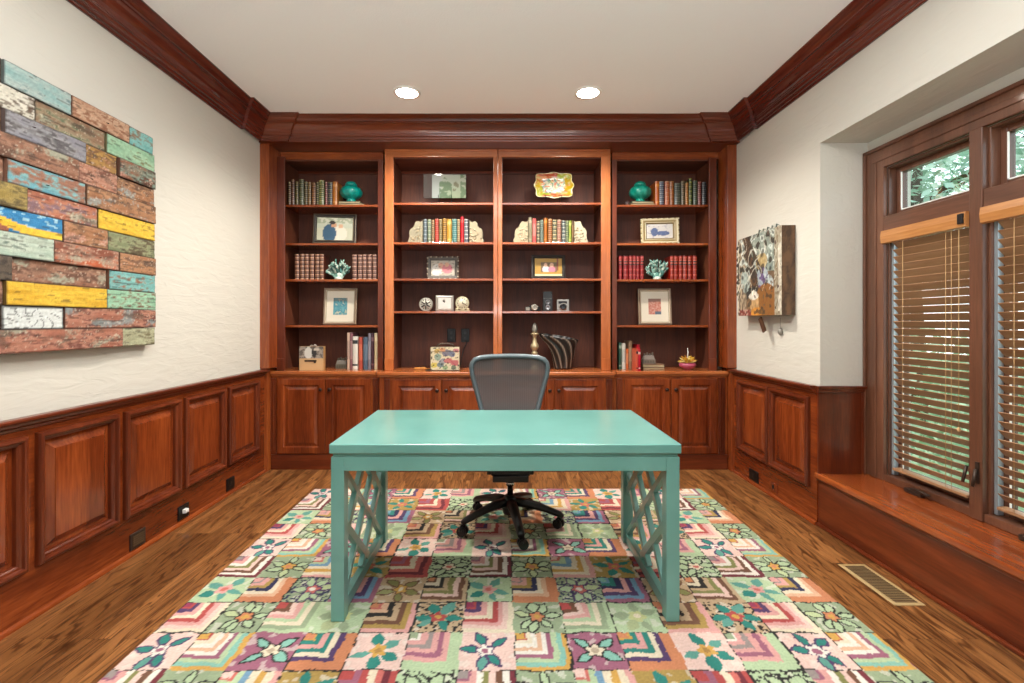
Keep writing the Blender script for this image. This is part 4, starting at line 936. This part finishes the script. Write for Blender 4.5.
# photo box
t = thing('photo_box', 'small wooden block with a black and white photo at its top', 'photo box', (PX(311.3, 4.16), 4.16, .8405), .05)
w = 23.6/F*4.16; h = PZ(346.5, 4.16)-.8405
MB().box(-w/2, w/2, .002, .06, 0, h, lin('c89c6c')).box(-w/2, w/2, 0, .002, 0, h*.5, lin('dfb88a')).box(-w*.28, w*.22, -.003, 0, h*.36, h*.43, lin('2a2018')).box(w*.10, w*.2, -.003, 0, h*.30, h*.43, lin('3a2c20')).build('box_body', 'painted', t, bevel=.002)
def bw(u, v):
    n_ = N(u*6, v*5, 14) + .5*N(u*15, v*14, 2); c = lin('6a6058') if n_ < -.1 else lin('a89c90')
    if blob(u, v, .38, .45, .16, .5): c = lin('e2ddd4')
    if blob(u, v, .62, .5, .10, .4): c = lin('2e2a2a')
    if blob(u, v, .72, .75, .12, .12): c = lin('d8cabc')
    return c
MB().grid(lambda u, v: (-w/2+u*w, -.001, h*.5+v*h*.5), 34, 16, bw).build('picture', 'painted', t)
MB().tube([(.01,.03,h+.004),(.02,.03,h+.014),(.035,.03,h+.006)], .005, 6, c=lin('e8e2d8')).tube([(0,.03,h+.004),(-.01,.03,h+.012),(-.02,.03,h+.004)], .004, 6, c=lin('d8d0c0')).build('paper_bow', 'painted', t)

# ---------------------------------------------------------------- outlets on wainscot and floor register
PLo = lambda a, b, h: (XL+.0205+h, a, b); PRo = lambda a, b, h: (XR-.0205-h, a, b)
outlet(PLo, 2.565, 2.675, .028, .115, 'brown metal wall register low on the left wainscoting', 'bronze', vent=True, cat='vent')
outlet(PLo, 2.945, 3.045, .030, .115, 'black outlet with a white night light plugged in, left wainscoting', 'blackm', 'white')
outlet(PLo, 3.465, 3.565, .030, .115, 'black outlet low on the left wainscoting nearest the bookcases', 'blackm')
outlet(PRo, 3.640, 3.770, .028, .112, 'black outlet low on the wainscoting near the right corner', 'blackm')
outlet(PRo, 3.385, 3.485, .045, .105, 'small wood coloured blank plate beside the right corner outlet', 'pz')
t = thing('floor_register', 'long tan floor vent in the oak floor beside the rug', 'vent', (1.813, 2.302, 0))
MB().rings(lambda a, b, h: (a, b, h), -.069, .069, -.180, .180, [(0,.0005),(.001,.003),(.004,.0045),(.018,.0045),(.019,.0015)]).build('frame', 'brass', t)
m = MB()
for k in range(24): y_ = -.155 + .310*k/23; m.box(-.050, .050, y_-.0035, y_+.0035, .0015, .0038)
m.build('slats', 'ventdark', t)

# ---------------------------------------------------------------- window seat, windows, blinds
t = thing('window_bench', 'long polished cherry bench ledge built in below the windows', 'bench', (0, 0, 0))
MB().box(1.945, RX-.004, YN+.002, YR-.015, .290, .325).box(1.945, 1.985, YR-.016, 2.985, .290, .325).build('seat_top', 'y', t, bevel=.008)
MB().box(1.955, 1.972, YN+.002, YR-.001, .275, .290).build('nosing_trim', 'dy', t, bevel=.004)
m = MB().box(1.962, 1.990, YN+.002, YR-.001, 0, .289); m.build('front_panel', 'dy', t)  # dark wood paints the front in shade, away from the window light
MB().box(1.944, 1.962, YN+.002, YR-.001, 0, .02).build('shoe_molding', 'dy', t, bevel=.006)
# casing (flat profile with stepped edge)
m = MB(); CX0, CXF = RX-.025, RX
for (y0, y1, z0_, z1_) in ((2.815, 2.962, .326, 2.303), (.985, 1.127, .326, 2.303)):
    m.box(CX0, CXF, y0, y1, z0_, z1_)
    ya_, yb2 = (y1-.02, y1) if y0 > 2 else (y0, y0+.02); m.box(CX0-.012, CX0, ya_, yb2, z0_, z1_)
    m.box(CX0-.006, CX0, (y0+.05), (y0+.08), z0_, 2.2149)
m.box(CX0, CXF, 1.127, 2.815, 2.172, 2.303); m.box(CX0-.012, CX0, .985, 2.962, 2.283, 2.303); m.box(CX0-.006, CX0, 1.035, 2.895, 2.2151, 2.245)
struct(m.build('trim_10', 'wz', bevel=.003), 'dark stained casing round the window group', 'window casing')
units = [(2.295, 2.815), (1.711, 2.231), (1.127, 1.647)]
m = MB()
for y0, y1 in ((2.231, 2.295), (1.647, 1.711)): m.box(CX0-.004, RX+.10, y0, y1, .326, 2.172)
struct(m.build('trim_11', 'wz', bevel=.003), 'vertical mullion posts between the windows', 'mullion')
wl = ['leftmost window with transom, next to the recess corner', 'second window with transom, cut by the right edge of the photo', 'window nearest the camera']
for n, (y0, y1) in enumerate(units):
    t = thing('window_%d' % (n+1), wl[n], 'window', (RX, (y0+y1)/2, .326), kind='structure'); cy = (y0+y1)/2; Z = .326
    q = lambda m_, x0, x1, a, b, z0_, z1_: m_.box(x0-RX, x1-RX, a-cy, b-cy, z0_-Z, z1_-Z)
    q(MB(), CX0, RX+.02, y0, y1, 1.794, 1.880).build('transom_bar', 'wy', t, bevel=.004)
    j = MB(); q(j, RX, RX+.10, y0, y0+.012, .326, 2.172); q(j, RX, RX+.10, y1-.012, y1, .326, 2.172); q(j, RX, RX+.10, y0+.012, y1-.012, 2.16, 2.172); q(j, CX0+.005, RX+.10, y0, y1, .326, .365)
    j.build('jamb', 'wz', t, bevel=.002)
    def sash(z0_, z1_, fr, nm):
        s = MB(); xa, xb = RX+.045, RX+.085; a, b = y0+.012, y1-.012
        q(s, xa, xb, a, a+fr, z0_, z1_); q(s, xa, xb, b-fr, b, z0_, z1_); q(s, xa, xb, a+fr, b-fr, z0_, z0_+fr); q(s, xa, xb, a+fr, b-fr, z1_-fr, z1_)
        so = s.build(nm, 'wz', t, bevel=.003)
        q(MB(), RX+.062, RX+.066, a+fr, b-fr, z0_+fr, z1_-fr).build('glass_pane', 'glass', so)
        g = MB(); e = .006; q(g, xa-.002, xa+.003, a+fr, a+fr+e, z0_+fr, z1_-fr); q(g, xa-.002, xa+.003, b-fr-e, b-fr, z0_+fr, z1_-fr); q(g, xa-.002, xa+.003, a+fr, b-fr, z0_+fr, z0_+fr+e)
        g.build('glazing_strip', 'white', so)
    sash(1.88, 2.160, .03, 'transom_sash'); sash(.365, 1.794, .04, 'casement_sash')
    k = MB(); q(k, RX+.014, RX+.040, y1-.030, y1-.013, .37, 1.79); k.build('screen_track', 'silver', t)
    cr_ = MB(); q(cr_, RX-.052, RX-.028, cy-.02, cy+.085, .327, .348); cr_.tube([(-.040, .055, .022), (-.052, .0, .034), (-.052, -.055, .030)], .008, 8); cr_.lathe([(.004,0),(.011,.002),(.011,.012),(.004,.014)], 10, (-.052, -.062, .022))
    cr_.build('crank_handle', 'bronze', t, bevel=.002)
    lv = MB(); q(lv, RX-.034, RX-.029, y1+.012, y1+.03, .50, .60) if n == 1 else q(lv, RX+.0, RX+.008, y0+.012, y0+.03, .50, .60); lv.tube([(-.02 if n != 1 else -.04, y1+.02-cy if n == 1 else y0+.02-cy, .24), (-.04 if n != 1 else -.055, y1+.02-cy if n == 1 else y0+.02-cy, .16)], .007, 8)
    lv.build('sash_lock', 'bronze', t)
# blinds
lbl = ['wooden slat blind in the leftmost window beside the recess corner', 'wooden slat blind in the second window at the right photo edge', 'wooden slat blind in the window nearest the camera']
for n, (y0, y1) in enumerate(units):
    cy = (y0+y1)/2; t = thing('window_blind', lbl[n], 'blind', (RX+.008, cy, .326), 0, 'wooden window blinds'); Z = .326
    vy0, vy1 = y0+.003-cy, y1-.003-cy
    v = MB(); v.prism([(-.050,1.722-Z),(-.036,1.716-Z),(-.030,1.722-Z),(-.030,1.793-Z),(-.050,1.793-Z),(-.054,1.76-Z)], lambda a, b, h: (a, h, b), vy0, vy1); v.build('valance', 'hy', t)
    sl = MB(); nsl = 31; ang = math.radians(45)
    for k in range(nsl):
        z = 1.700 - k*.0413 - Z; c_, s_ = math.cos(ang)*.0252, math.sin(ang)*.0252; y_0, y_1 = y0+.022-cy, y1-.052-cy
        nn_ = Vector((s_, 0, c_))*(.0016/.024)
        xs = 0.0
        a = sl.pts([(xs-c_+d*nn_.x, y, z+s_+d*nn_.z) for y in (y_0, y_1) for d in (-1, 1)] + [(xs+c_+d*nn_.x, y, z-s_+d*nn_.z) for y in (y_0, y_1) for d in (-1, 1)])
        for f_ in ((0,1,3,2),(4,6,7,5),(0,4,5,1),(2,3,7,6),(0,2,6,4),(1,5,7,3)): sl.face([a+i for i in f_])
    sl.build('slats', 'sy', t)
    MB().box(-.024, .024, y0+.022-cy, y1-.052-cy, .405-Z, .420-Z).build('bottom_rail', 'sy', t, bevel=.003)
    cd = MB()
    for yy in (y0+.10, y0+.13, y1-.13): cd.tube([(-.027, yy-cy, 1.72-Z), (-.027, yy-cy, .42-Z)], .0012, 5)
    cd.tube([(-.032, y0+.055-cy, 1.72-Z), (-.032, y0+.055-cy, .74-Z)], .0014, 5); cd.lathe([(.002,-.012),(.007,-.006),(.007,.008),(.002,.012)], 8, (-.032, y0+.055-cy, .73-Z)); cd.build('cords', 'cord', t)
    MB().box(-.062, -.050, y0+.008-cy, y0+.036-cy, 1.735-Z, 1.785-Z).build('tilt_control', 'black', t, bevel=.003)

# ---------------------------------------------------------------- wall art of reclaimed planks (left)
WXF = 1.965
def PY(px): return WXF*F/(CX-px)
art = thing('plank_wall_art', 'large collage of weathered painted wood planks on the left wall', 'wall art', (XL, 2.05, 1.132))
A = {'aqua':('8fb4b0','b8c4bc','6f8c8c'),'peel':('b98a6c','d8b89a','8a5a40'),'turq':('6fb0ac','96c4bc','8a6a50'),'white':('d8d2c0','e8e2d2','5a4636'),'mott':('8f6a50','a8a284','5f6a4c'),
 'mint':('8fb896','a8caa8','7a7a50'),'grey':('8a8890','a6a4a2','5f5a5c'),'ybr':('8a5c3c','c8a050','6a4430'),'btq':('8a5236','7fb0a0','5a3422'),'red':('8f6048','b28870','6a4634'),'pinkb':('a87058','cfa088','7a4a38'),
 'ora':('a06c48','bc8e68','74503a'),'blue':('5f9cac','8ab8b4','9a6a54'),'olv':('9a8240','b09a5c','6a5a34'),'opr':('a86048','c88c6c','8a6a70'),'yel':('d8a828','e6bf3e','8a6a20'),'wave':('2f7cac','4f9cc4','d8a828'),
 'ogm':('7c8460','a4a47c','5a4c34'),'pale':('a8bcaa','c2cdbb','6a7a70'),'bow':('8a4c36','c8a890','b85a34'),'dark':('54483c','6a5c4c','2e2620'),'aqb':('6fa8a4','8ac0b8','8c5a40'),'mintb':('8fbc9c','aacfb0','7c5a44'),
 'tile':('b8c0bc','d0d4d0','3a3c3a'),'salm':('a46650','c69078','744034'),'pol':('a8a886','bcbc9c','7c7454')}
ROWS = [
 [('dark',-60,5),('aqua',6,73),('peel',74,131),('turq',132,156)],
 [('white',-40,38),('mott',39,108),('mint',109,156)],
 [('ora',-60,5),('grey',6,87),('ybr',88,119),('btq',120,156)],
 [('red',-60,78),('pinkb',79,118),('ora',119,156)],
 [('red',-50,7),('blue',8,86),('ora',87,156)],
 [('olv',-50,26.5),('opr',28,99),('yel',100,156)],
 [('wave',-45,64),('ora',65,109),('ogm',110,156)],
 [('pale',-50,53),('bow',54,119),('ora',120,156)],
 [('dark',-60,11),('red',12,109),('aqb',110,156)],
 [('red',-60,4),('yel',5,106),('mintb',107,156)],
 [('dark',-60,1),('tile',2,64),('salm',65,156)],
 [('salm',-60,122),('pol',123,156)]]
rnd = random.Random(5); rh = (2.303-1.132)/12
for ri, row in enumerate(ROWS):
    zt = 2.303 - ri*rh - 1.132; zb = zt - rh
    segs = [(k, PY(a), PY(b)) for k, a, b in row]
    y_end = segs[0][1]; yy = y_end
    while yy > 1.35:     # the part of the collage left of the frame
        L_ = rnd.uniform(.18, .34); segs.insert(0, (rnd.choice(['red','ora','blue','mott','yel','pale','salm','grey']), max(1.3, yy-L_), yy-.002)); yy -= L_
    for si, (kind, ya, yb2) in enumerate(segs):
        c0, c1, c2 = [lin(q) for q in A[kind]]; th = rnd.uniform(.028, .052); sd = rnd.uniform(0, 50); Lg = yb2-ya
        if ri in (0,) or yb2 > 2.70: th = min(th, .045)
        last_ = yb2 > 2.70; yb3 = yb2 + (rnd.uniform(-.006, .004) if last_ else -.0015)
        def cf(u, v, kind=kind, c0=c0, c1=c1, c2=c2, sd=sd, Lg=Lg, ya=ya):
            y, z = u*Lg, v*rh; n1 = N(y*7+sd, z*26, sd); n2 = N(y*30+sd, z*90, 3); n3 = N(y*14+sd, z*200, 8); n4 = N(y*90, z*110, sd)
            q_ = min(1, max(0, .5+1.1*n1+.5*n2)); c = mix(c0, c1, q_)
            st_ = .5+.5*N(y*5+sd, z*140, 4)
            thr = {'yel': .5, 'tile': 9, 'wave': 9, 'pale': .42, 'mint': .32, 'aqua': .34}.get(kind, .10)
            pv = n1*.6 + n2*.6 + .25*n4
            if pv > thr: c = mix(c, c2, min(1, .45+2*(pv-thr)))
            if kind in ('red','ora','salm','mott','pinkb','bow','opr','ybr','btq'):
                k1 = N(y*8+sd*2, z*18, 21) + .35*n4
                if k1 > .22: c = mix(c, [lin('a9b09a'), lin('cf9a86'), lin('8aa0a0'), lin('b8734a')][int(sd) % 4], min(.75, (k1-.22)*3))
                k2 = N(y*11+sd, z*24+5, 33) + .3*n4
                if k2 > .22: c = mix(c, lin('5a4436'), min(.7, (k2-.22)*3))
                if n4+.5*n2 > .52: c = mix(c, lin('d8c4ac'), .45)
            c = mix(c, tuple(v_*.55 for v_ in c), .55*(1-st_)) if kind != 'tile' else c
            if kind in ('peel','white') and n2 > .1 and v < .5: c = mix(c, c2, .75)
            if kind == 'wave':
                f = .62 - .50*u + .10*math.sin(u*7+.3); c = c0 if n2 < .25 else lin('9ac4d4')
                if f-.20 < v < f+.16: c = mix(lin('d8aa28'), lin('e8c040'), .5+n1)
                elif v <= f-.20: c = lin('96583f') if u < .45 else c0
            if kind == 'tile':
                x_, z_ = (u-.5)*3.0, (v-.5)*2; r = math.hypot(x_, z_); a = math.atan2(z_, x_); w_ = abs(math.sin(a*4+r*5))
                c = mix(c1, c2, .75) if (w_ < .22 and .25 < r < 1.3) or u < .03 or u > .97 or v < .06 or v > .93 else c1
            if n3 > .40: c = mix(c, lin('2c2018'), .55)
            e = min(u*Lg, (1-u)*Lg, v*rh, (1-v)*rh)
            if e < .004: c = mix(c, lin('2a1c14'), .6)
            return tuple(min(1, q*(1+.25*n4)) for q in c)
        hole = (rnd.uniform(.2, .8), rnd.uniform(.3, .7)) if rnd.random() < .35 else None
        X1 = .012 + th
        def gp(u, v, ya=ya, yb3=yb3, X1=X1, sd=sd, zb=zb, zt=zt):
            y = ya+u*(yb3-ya); z = zb+.0012+v*(rh-.0024); e = min(u, 1-u, v, 1-v)
            return (X1 + .0022*N(y*22+sd, z*60, 1) - (.002 if e == 0 else 0), y-2.05, z)
        m = MB(); nu = max(6, int(Lg/.0055)); m.grid(gp, nu, 16, cf)
        m.box(.012, X1-.003, ya-2.05, yb3-2.05, zb+.0012, zt-.0012, mix(c2, lin('5a3c28'), .5))
        if hole:
            hy, hz_ = ya+hole[0]*Lg-2.05, zb+hole[1]*rh; m.lathe([(.007,0),(.007,.001),(.001,.001)], 8, (X1+.001, hy, hz_), lin('1a1210'))
        m.build('plank', 'plankpaint', art)
MB().box(.001, .0115, 1.31-2.05, 2.68-2.05, .02, 1.14).build('backing_board', 'dz', art)

# ---------------------------------------------------------------- canvas on the right wall
yn, yfar, zt, zb = 3.215, 3.811, 1.912, 1.308; XC = XR-.094
cv = thing('canvas_painting', 'deep-edged collage painting with a figure in a white hat on the right wall', 'painting', (XR, (yn+yfar)/2, zb))
cyc = (yn+yfar)/2
def cvs(u, v):     # u: 0 far -> 1 near, v up
    n_ = N(u*4, v*4, 40); n2_ = N(u*11, v*11, 17); n3_ = N(u*28, v*22, 5)
    c = mix(lin('8a6a48'), lin('5a4634'), min(1, max(0, .5+n_*1.4)))
    if v > .52: c = mix(lin('a8b0a0'), lin('6c7c78'), min(1, max(0, .5+1.5*n2_)))
    if u < .22: c = mix(lin('8c7a62'), lin('b09c80'), min(1, max(0, .5+2*n3_)))
    if v > .62 and n2_ > .12: c = lin('d5dcd2')
    if v > .5 and n2_ < -.22: c = lin('3a3428')
    if blob(u, v, .58, .65, .13, .10): c = mix(lin('c8b07c'), lin('a88c58'), .5+n2_)
    if blob(u, v, .60, .45, .13, .13): c = lin('6a5580') if n2_ > -.05 else lin('a7b4bc')
    if blob(u, v, .74, .35, .10, .12) and n3_ > -.2: c = lin('b8c4c4')
    if abs(u-.34-.10*math.sin(v*5)) < .075 and v > .25: c = mix(lin('3a2a1e'), lin('5c4028'), .5+n3_)
    if abs(u-.42+(v-.75)*.7) < .03 and .5 < v < .95: c = lin('46341f')
    if blob(u, v, .20, .45, .12, .16) and n2_ > -.2: c = lin('aebcb4')
    if blob(u, v, .68, .16, .24, .22): c = mix(lin('a8702c'), lin('7c4c1e'), .5+n3_)
    if u < .5 and v < .35 and c[0] < .2: c = lin('2f2a24')
    if blob(u, v, .42, .13, .11, .14): c = lin('c8a06c')
    if blob(u, v, .40, .24, .12, .045): c = lin('e4dccb')
    if blob(u, v, .41, .265, .07, .05): c = lin('efe8da')
    if blob(u, v, .47, .04, .14, .06): c = lin('d08c34')
    if u < .34 and v < .075: c = lin('8a3a30') if n3_ < .15 else lin('b89080')
    if u > .86: c = mix(lin('c2b8a0'), lin('7c6c54'), min(1, max(0, .4+2*n3_)))
    if u > .93 and n2_ < .2: c = lin('d8d0bc')
    if u < .05: c = lin('c8bca6') if n3_ > 0 else lin('4a4236')
    if n2_ > .30 and .1 < u < .85: c = mix(c, lin('2a241e'), .75)
    if abs(N(u*6+3, v*5, 77)) < .035 and v > .3: c = mix(c, lin('e0dccb'), .7)
    sh = .82 + .5*n3_
    return tuple(max(0, q*sh) for q in c)
MB().grid(lambda u, v: (-.0945+.001*N(u*20, v*20, 2), yfar-u*(yfar-yn)-cyc, v*(zt-zb)), 96, 96, cvs).build('painted_face', 'plankpaint', cv)
def edgec(u, v):
    n_ = N(u*3, v*7, 9); return mix(lin('4c3626'), lin('7c5c42'), min(1, max(0, .5+1.2*n_+.6*N(u*10, v*40, 2))))
MB().box(-.094, -.001, yn-cyc+.001, yfar-cyc, 0, zt-zb, lin('5a4232')).grid(lambda u, v: (-.094+u*.093, yn-cyc, v*(zt-zb)), 12, 50, edgec).build('deep_edge', 'painted', cv)
lf = MB(); rnd = random.Random(3)     # leafy outline poking past the far edge and top
for k in range(9):
    v = .25+k*.075; y = yfar-cyc+.002; z = v*(zt-zb); lf.tube([(-.088, y-.01, z), (-.092, y+.018, z+.02), (-.088, y+.004, z+.05)], [.004,.008,.002], 6, c=lin(['6a5c48','a89c84','3f382c'][k % 3]), flat=.5)
for k in range(5):
    y = yfar-cyc-.30-.055*k*1.0; lf.tube([(-.09, y, zt-zb-.01), (-.093, y-.02, zt-zb+.02), (-.09, y-.05, zt-zb+.002)], [.004,.007,.002], 6, c=lin(['7f8c84','b8c0b4'][k % 2]), flat=.5)
lf.build('leaf_relief', 'painted', cv)
t = thing('hanging_tag', 'small brown wooden tag dangling under the painting on the right wall', 'tag', (1.90, 3.53, 1.300))
tg = MB().prism([(-.018,-.115),(.018,-.115),(.018,0),(-.018,0)], lambda a, b, h: (h, (a*math.cos(.55)+b*math.sin(.55)), b*math.cos(.55)-a*math.sin(.55)-.01), 0, .012, lin('5c3e2c')).build('tag_board', 'painted', t)
MB().tube([(.006, 0, .006), (.006, 0, -.02)], .0015, 5).build('cord', 'blackm', t)
t = thing('tag_shadow', 'grey solid standing in for the tag pendant hanging on the right wall below the painting', 'shadow', (XR-.012, 3.37, 1.20))
MB().tube([(0,0,.09),(0,0,.02)], .0015, 5).lathe([(.001,-.035),(.012,-.026),(.018,-.010),(.013,.008),(.004,.018)], 12, (0,0,0)).build('shadow_body', plain('shadow_grey', '8c877e', .5, .4), t)  # solid grey shape added in place of the hanging tag's shadow

# ---------------------------------------------------------------- recessed lights and added fills
for n, px in enumerate((407, 588)):
    y = 3.455; t = thing('recessed_light', 'lit recessed ceiling light, %s of the two' % ('left' if n == 0 else 'right'), 'ceiling light', (PX(px, y), y, ZC), group='recessed ceiling lights')
    MB().lathe([(.078,-.001),(.098,-.001),(.098,-.006),(.078,-.008),(.078,-.001)], 32, cap=False).build('trim_ring', 'white', t)
    MB().lathe([(.001,-.003),(.078,-.003),(.078,-.005),(.001,-.006)], 32).build('lens', 'flame', t)
    l = bpy.data.lights.new('spot', 'SPOT'); l.energy = 210; l.color = (1, .94, .84); l.spot_size = math.radians(150); l.spot_blend = .6; l.shadow_soft_size = .06
    o = bpy.data.objects.new('downlight', l); COL.objects.link(o); o.location = (PX(px, y), y, ZC-.02)
def area(name, loc, rot, sx, sy, e, col=(1, 1, 1)):
    l = bpy.data.lights.new(name, 'AREA'); l.shape = 'RECTANGLE'; l.size = sx; l.size_y = sy; l.energy = e; l.color = col
    o = bpy.data.objects.new(name, l); COL.objects.link(o); o.location = loc; o.rotation_euler = rot; return o
area('ceiling_fill', (0, 1.55, 2.88), (0, 0, 0), 2.2, 1.4, 88, (1, .99, .97))  # added soft fill under the ceiling, no fitting behind it
area('front_fill', (0, -1.5, 1.9), (math.radians(90), 0, 0), 3.2, 1.4, 9, (1, .99, .97))  # added frontal fill behind the camera
area('upward_fill', (0, -1.0, 1.5), (math.radians(168), 0, 0), 2.6, 1.1, 150, (.95, .98, 1))  # added fill behind the camera, aimed up to brighten the ceiling

# ---------------------------------------------------------------- outside
struct(MB().box(2.5, 30, -15, 25, -.7, -.6).build('lawn', 'grass'), 'green lawn outside the windows', 'lawn')
rnd = random.Random(21)
def tree(x, y, zc_, rx, ry, rz_, n, lab, cols, trunk=True, ls=.08, name='tree'):
    t = thing(name, lab, 'tree' if name == 'tree' else 'shrub', (x, y, -.6), group='greenery outside the windows'); m = MB(); C_ = [lin(c) for c in cols]
    for _ in range(n):
        while True:
            p = Vector((rnd.uniform(-1, 1), rnd.uniform(-1, 1), rnd.uniform(-1, 1)))
            if .3 < p.length < 1 and N(p.x*3+x, p.y*3+y, p.z*3) > -.18: break
        c = Vector((p.x*rx, p.y*ry, p.z*rz_+zc_+.6)); a = Vector((rnd.gauss(0, 1), rnd.gauss(0, 1), rnd.gauss(0, 1))).normalized(); b = a.orthogonal().normalized(); s = rnd.uniform(.6, 1.2)*ls
        k = m.pts([c-a*s, c-b*s*.45, c+a*s, c+b*s*.45]); m.face((k, k+1, k+2, k+3), C_[rnd.randrange(len(C_))])
    m.build('foliage', 'leaf', t)
    if trunk:
        b = MB(); b.tube([(0,0,0),(.05,.03,1.2),(0,.1,zc_*.7+.6),(.1,0,zc_+rz_*.5+.6)], [.16,.13,.10,.04], 10)
        for k in range(5):
            a = k*1.3; z_ = zc_*.6+.6+k*.25; b.tube([(0,.05,z_),(math.cos(a)*rx*.5, math.sin(a)*ry*.5, z_+.5),(math.cos(a)*rx*.85, math.sin(a)*ry*.85, z_+.9)], [.06,.04,.015], 8)
        b.build('trunk', 'bark', t)
G1 = ['b4cfae','9cbd9a','cbdcc4','86ad8a']; G2 = ['98b8a0','bcd4c6','7ea48a','d2e0d2']
tree(6.4, 7.4, 3.4, 1.8, 1.8, 1.7, 9000, 'leafy green tree seen through the leftmost transom', G2)
tree(9.6, 11.8, 4.6, 2.4, 2.4, 2.4, 8000, 'taller pale green tree beyond the first one', G1)
tree(7.4, 3.6, 4.0, 1.7, 1.6, 1.8, 7500, 'green tree seen through the second transom', G1)
tree(5.2, 5.4, .35, 1.0, 1.3, .9, 2600, 'rounded shrub outside the leftmost window', G1, False, .08, 'shrub')
tree(5.0, 2.5, .25, 1.0, 1.3, .9, 2200, 'rounded shrub outside the second window', G2, False, .08, 'shrub')

# ---------------------------------------------------------------- world, camera, colour
w = bpy.data.worlds.new('world'); scn.world = w; w.use_nodes = True; nt = w.node_tree; bg = nt.nodes['Background']
sky = nt.nodes.new('ShaderNodeTexSky'); sky.sky_type = 'HOSEK_WILKIE'; sky.turbidity = 6; sky.sun_direction = (.5, .3, .8)
mxw = nt.nodes.new('ShaderNodeMix'); mxw.data_type = 'RGBA'; mxw.inputs[0].default_value = .6; nt.links.new(sky.outputs[0], mxw.inputs[6]); mxw.inputs[7].default_value = (.9, .97, 1, 1)
nt.links.new(mxw.outputs[2], bg.inputs['Color']); bg.inputs['Strength'].default_value = 4.5
cam = bpy.data.cameras.new('camera'); co = bpy.data.objects.new('camera', cam); COL.objects.link(co)
co.location = (0, 0, H); co.rotation_euler = (math.radians(90), 0, 0)
cam.sensor_width = 36; cam.lens = F/1024*36; cam.shift_x = (512-CX)/1024; cam.shift_y = -(341.5-CY)/1024; cam.clip_start = .05
scn.camera = co
scn.view_settings.view_transform = 'Standard'; scn.view_settings.look = 'None'; scn.view_settings.exposure = 0.0
scn.cycles.use_denoising = True
scn.cycles.max_bounces = 8; scn.cycles.transparent_max_bounces = 12; scn.cycles.sample_clamp_indirect = 8
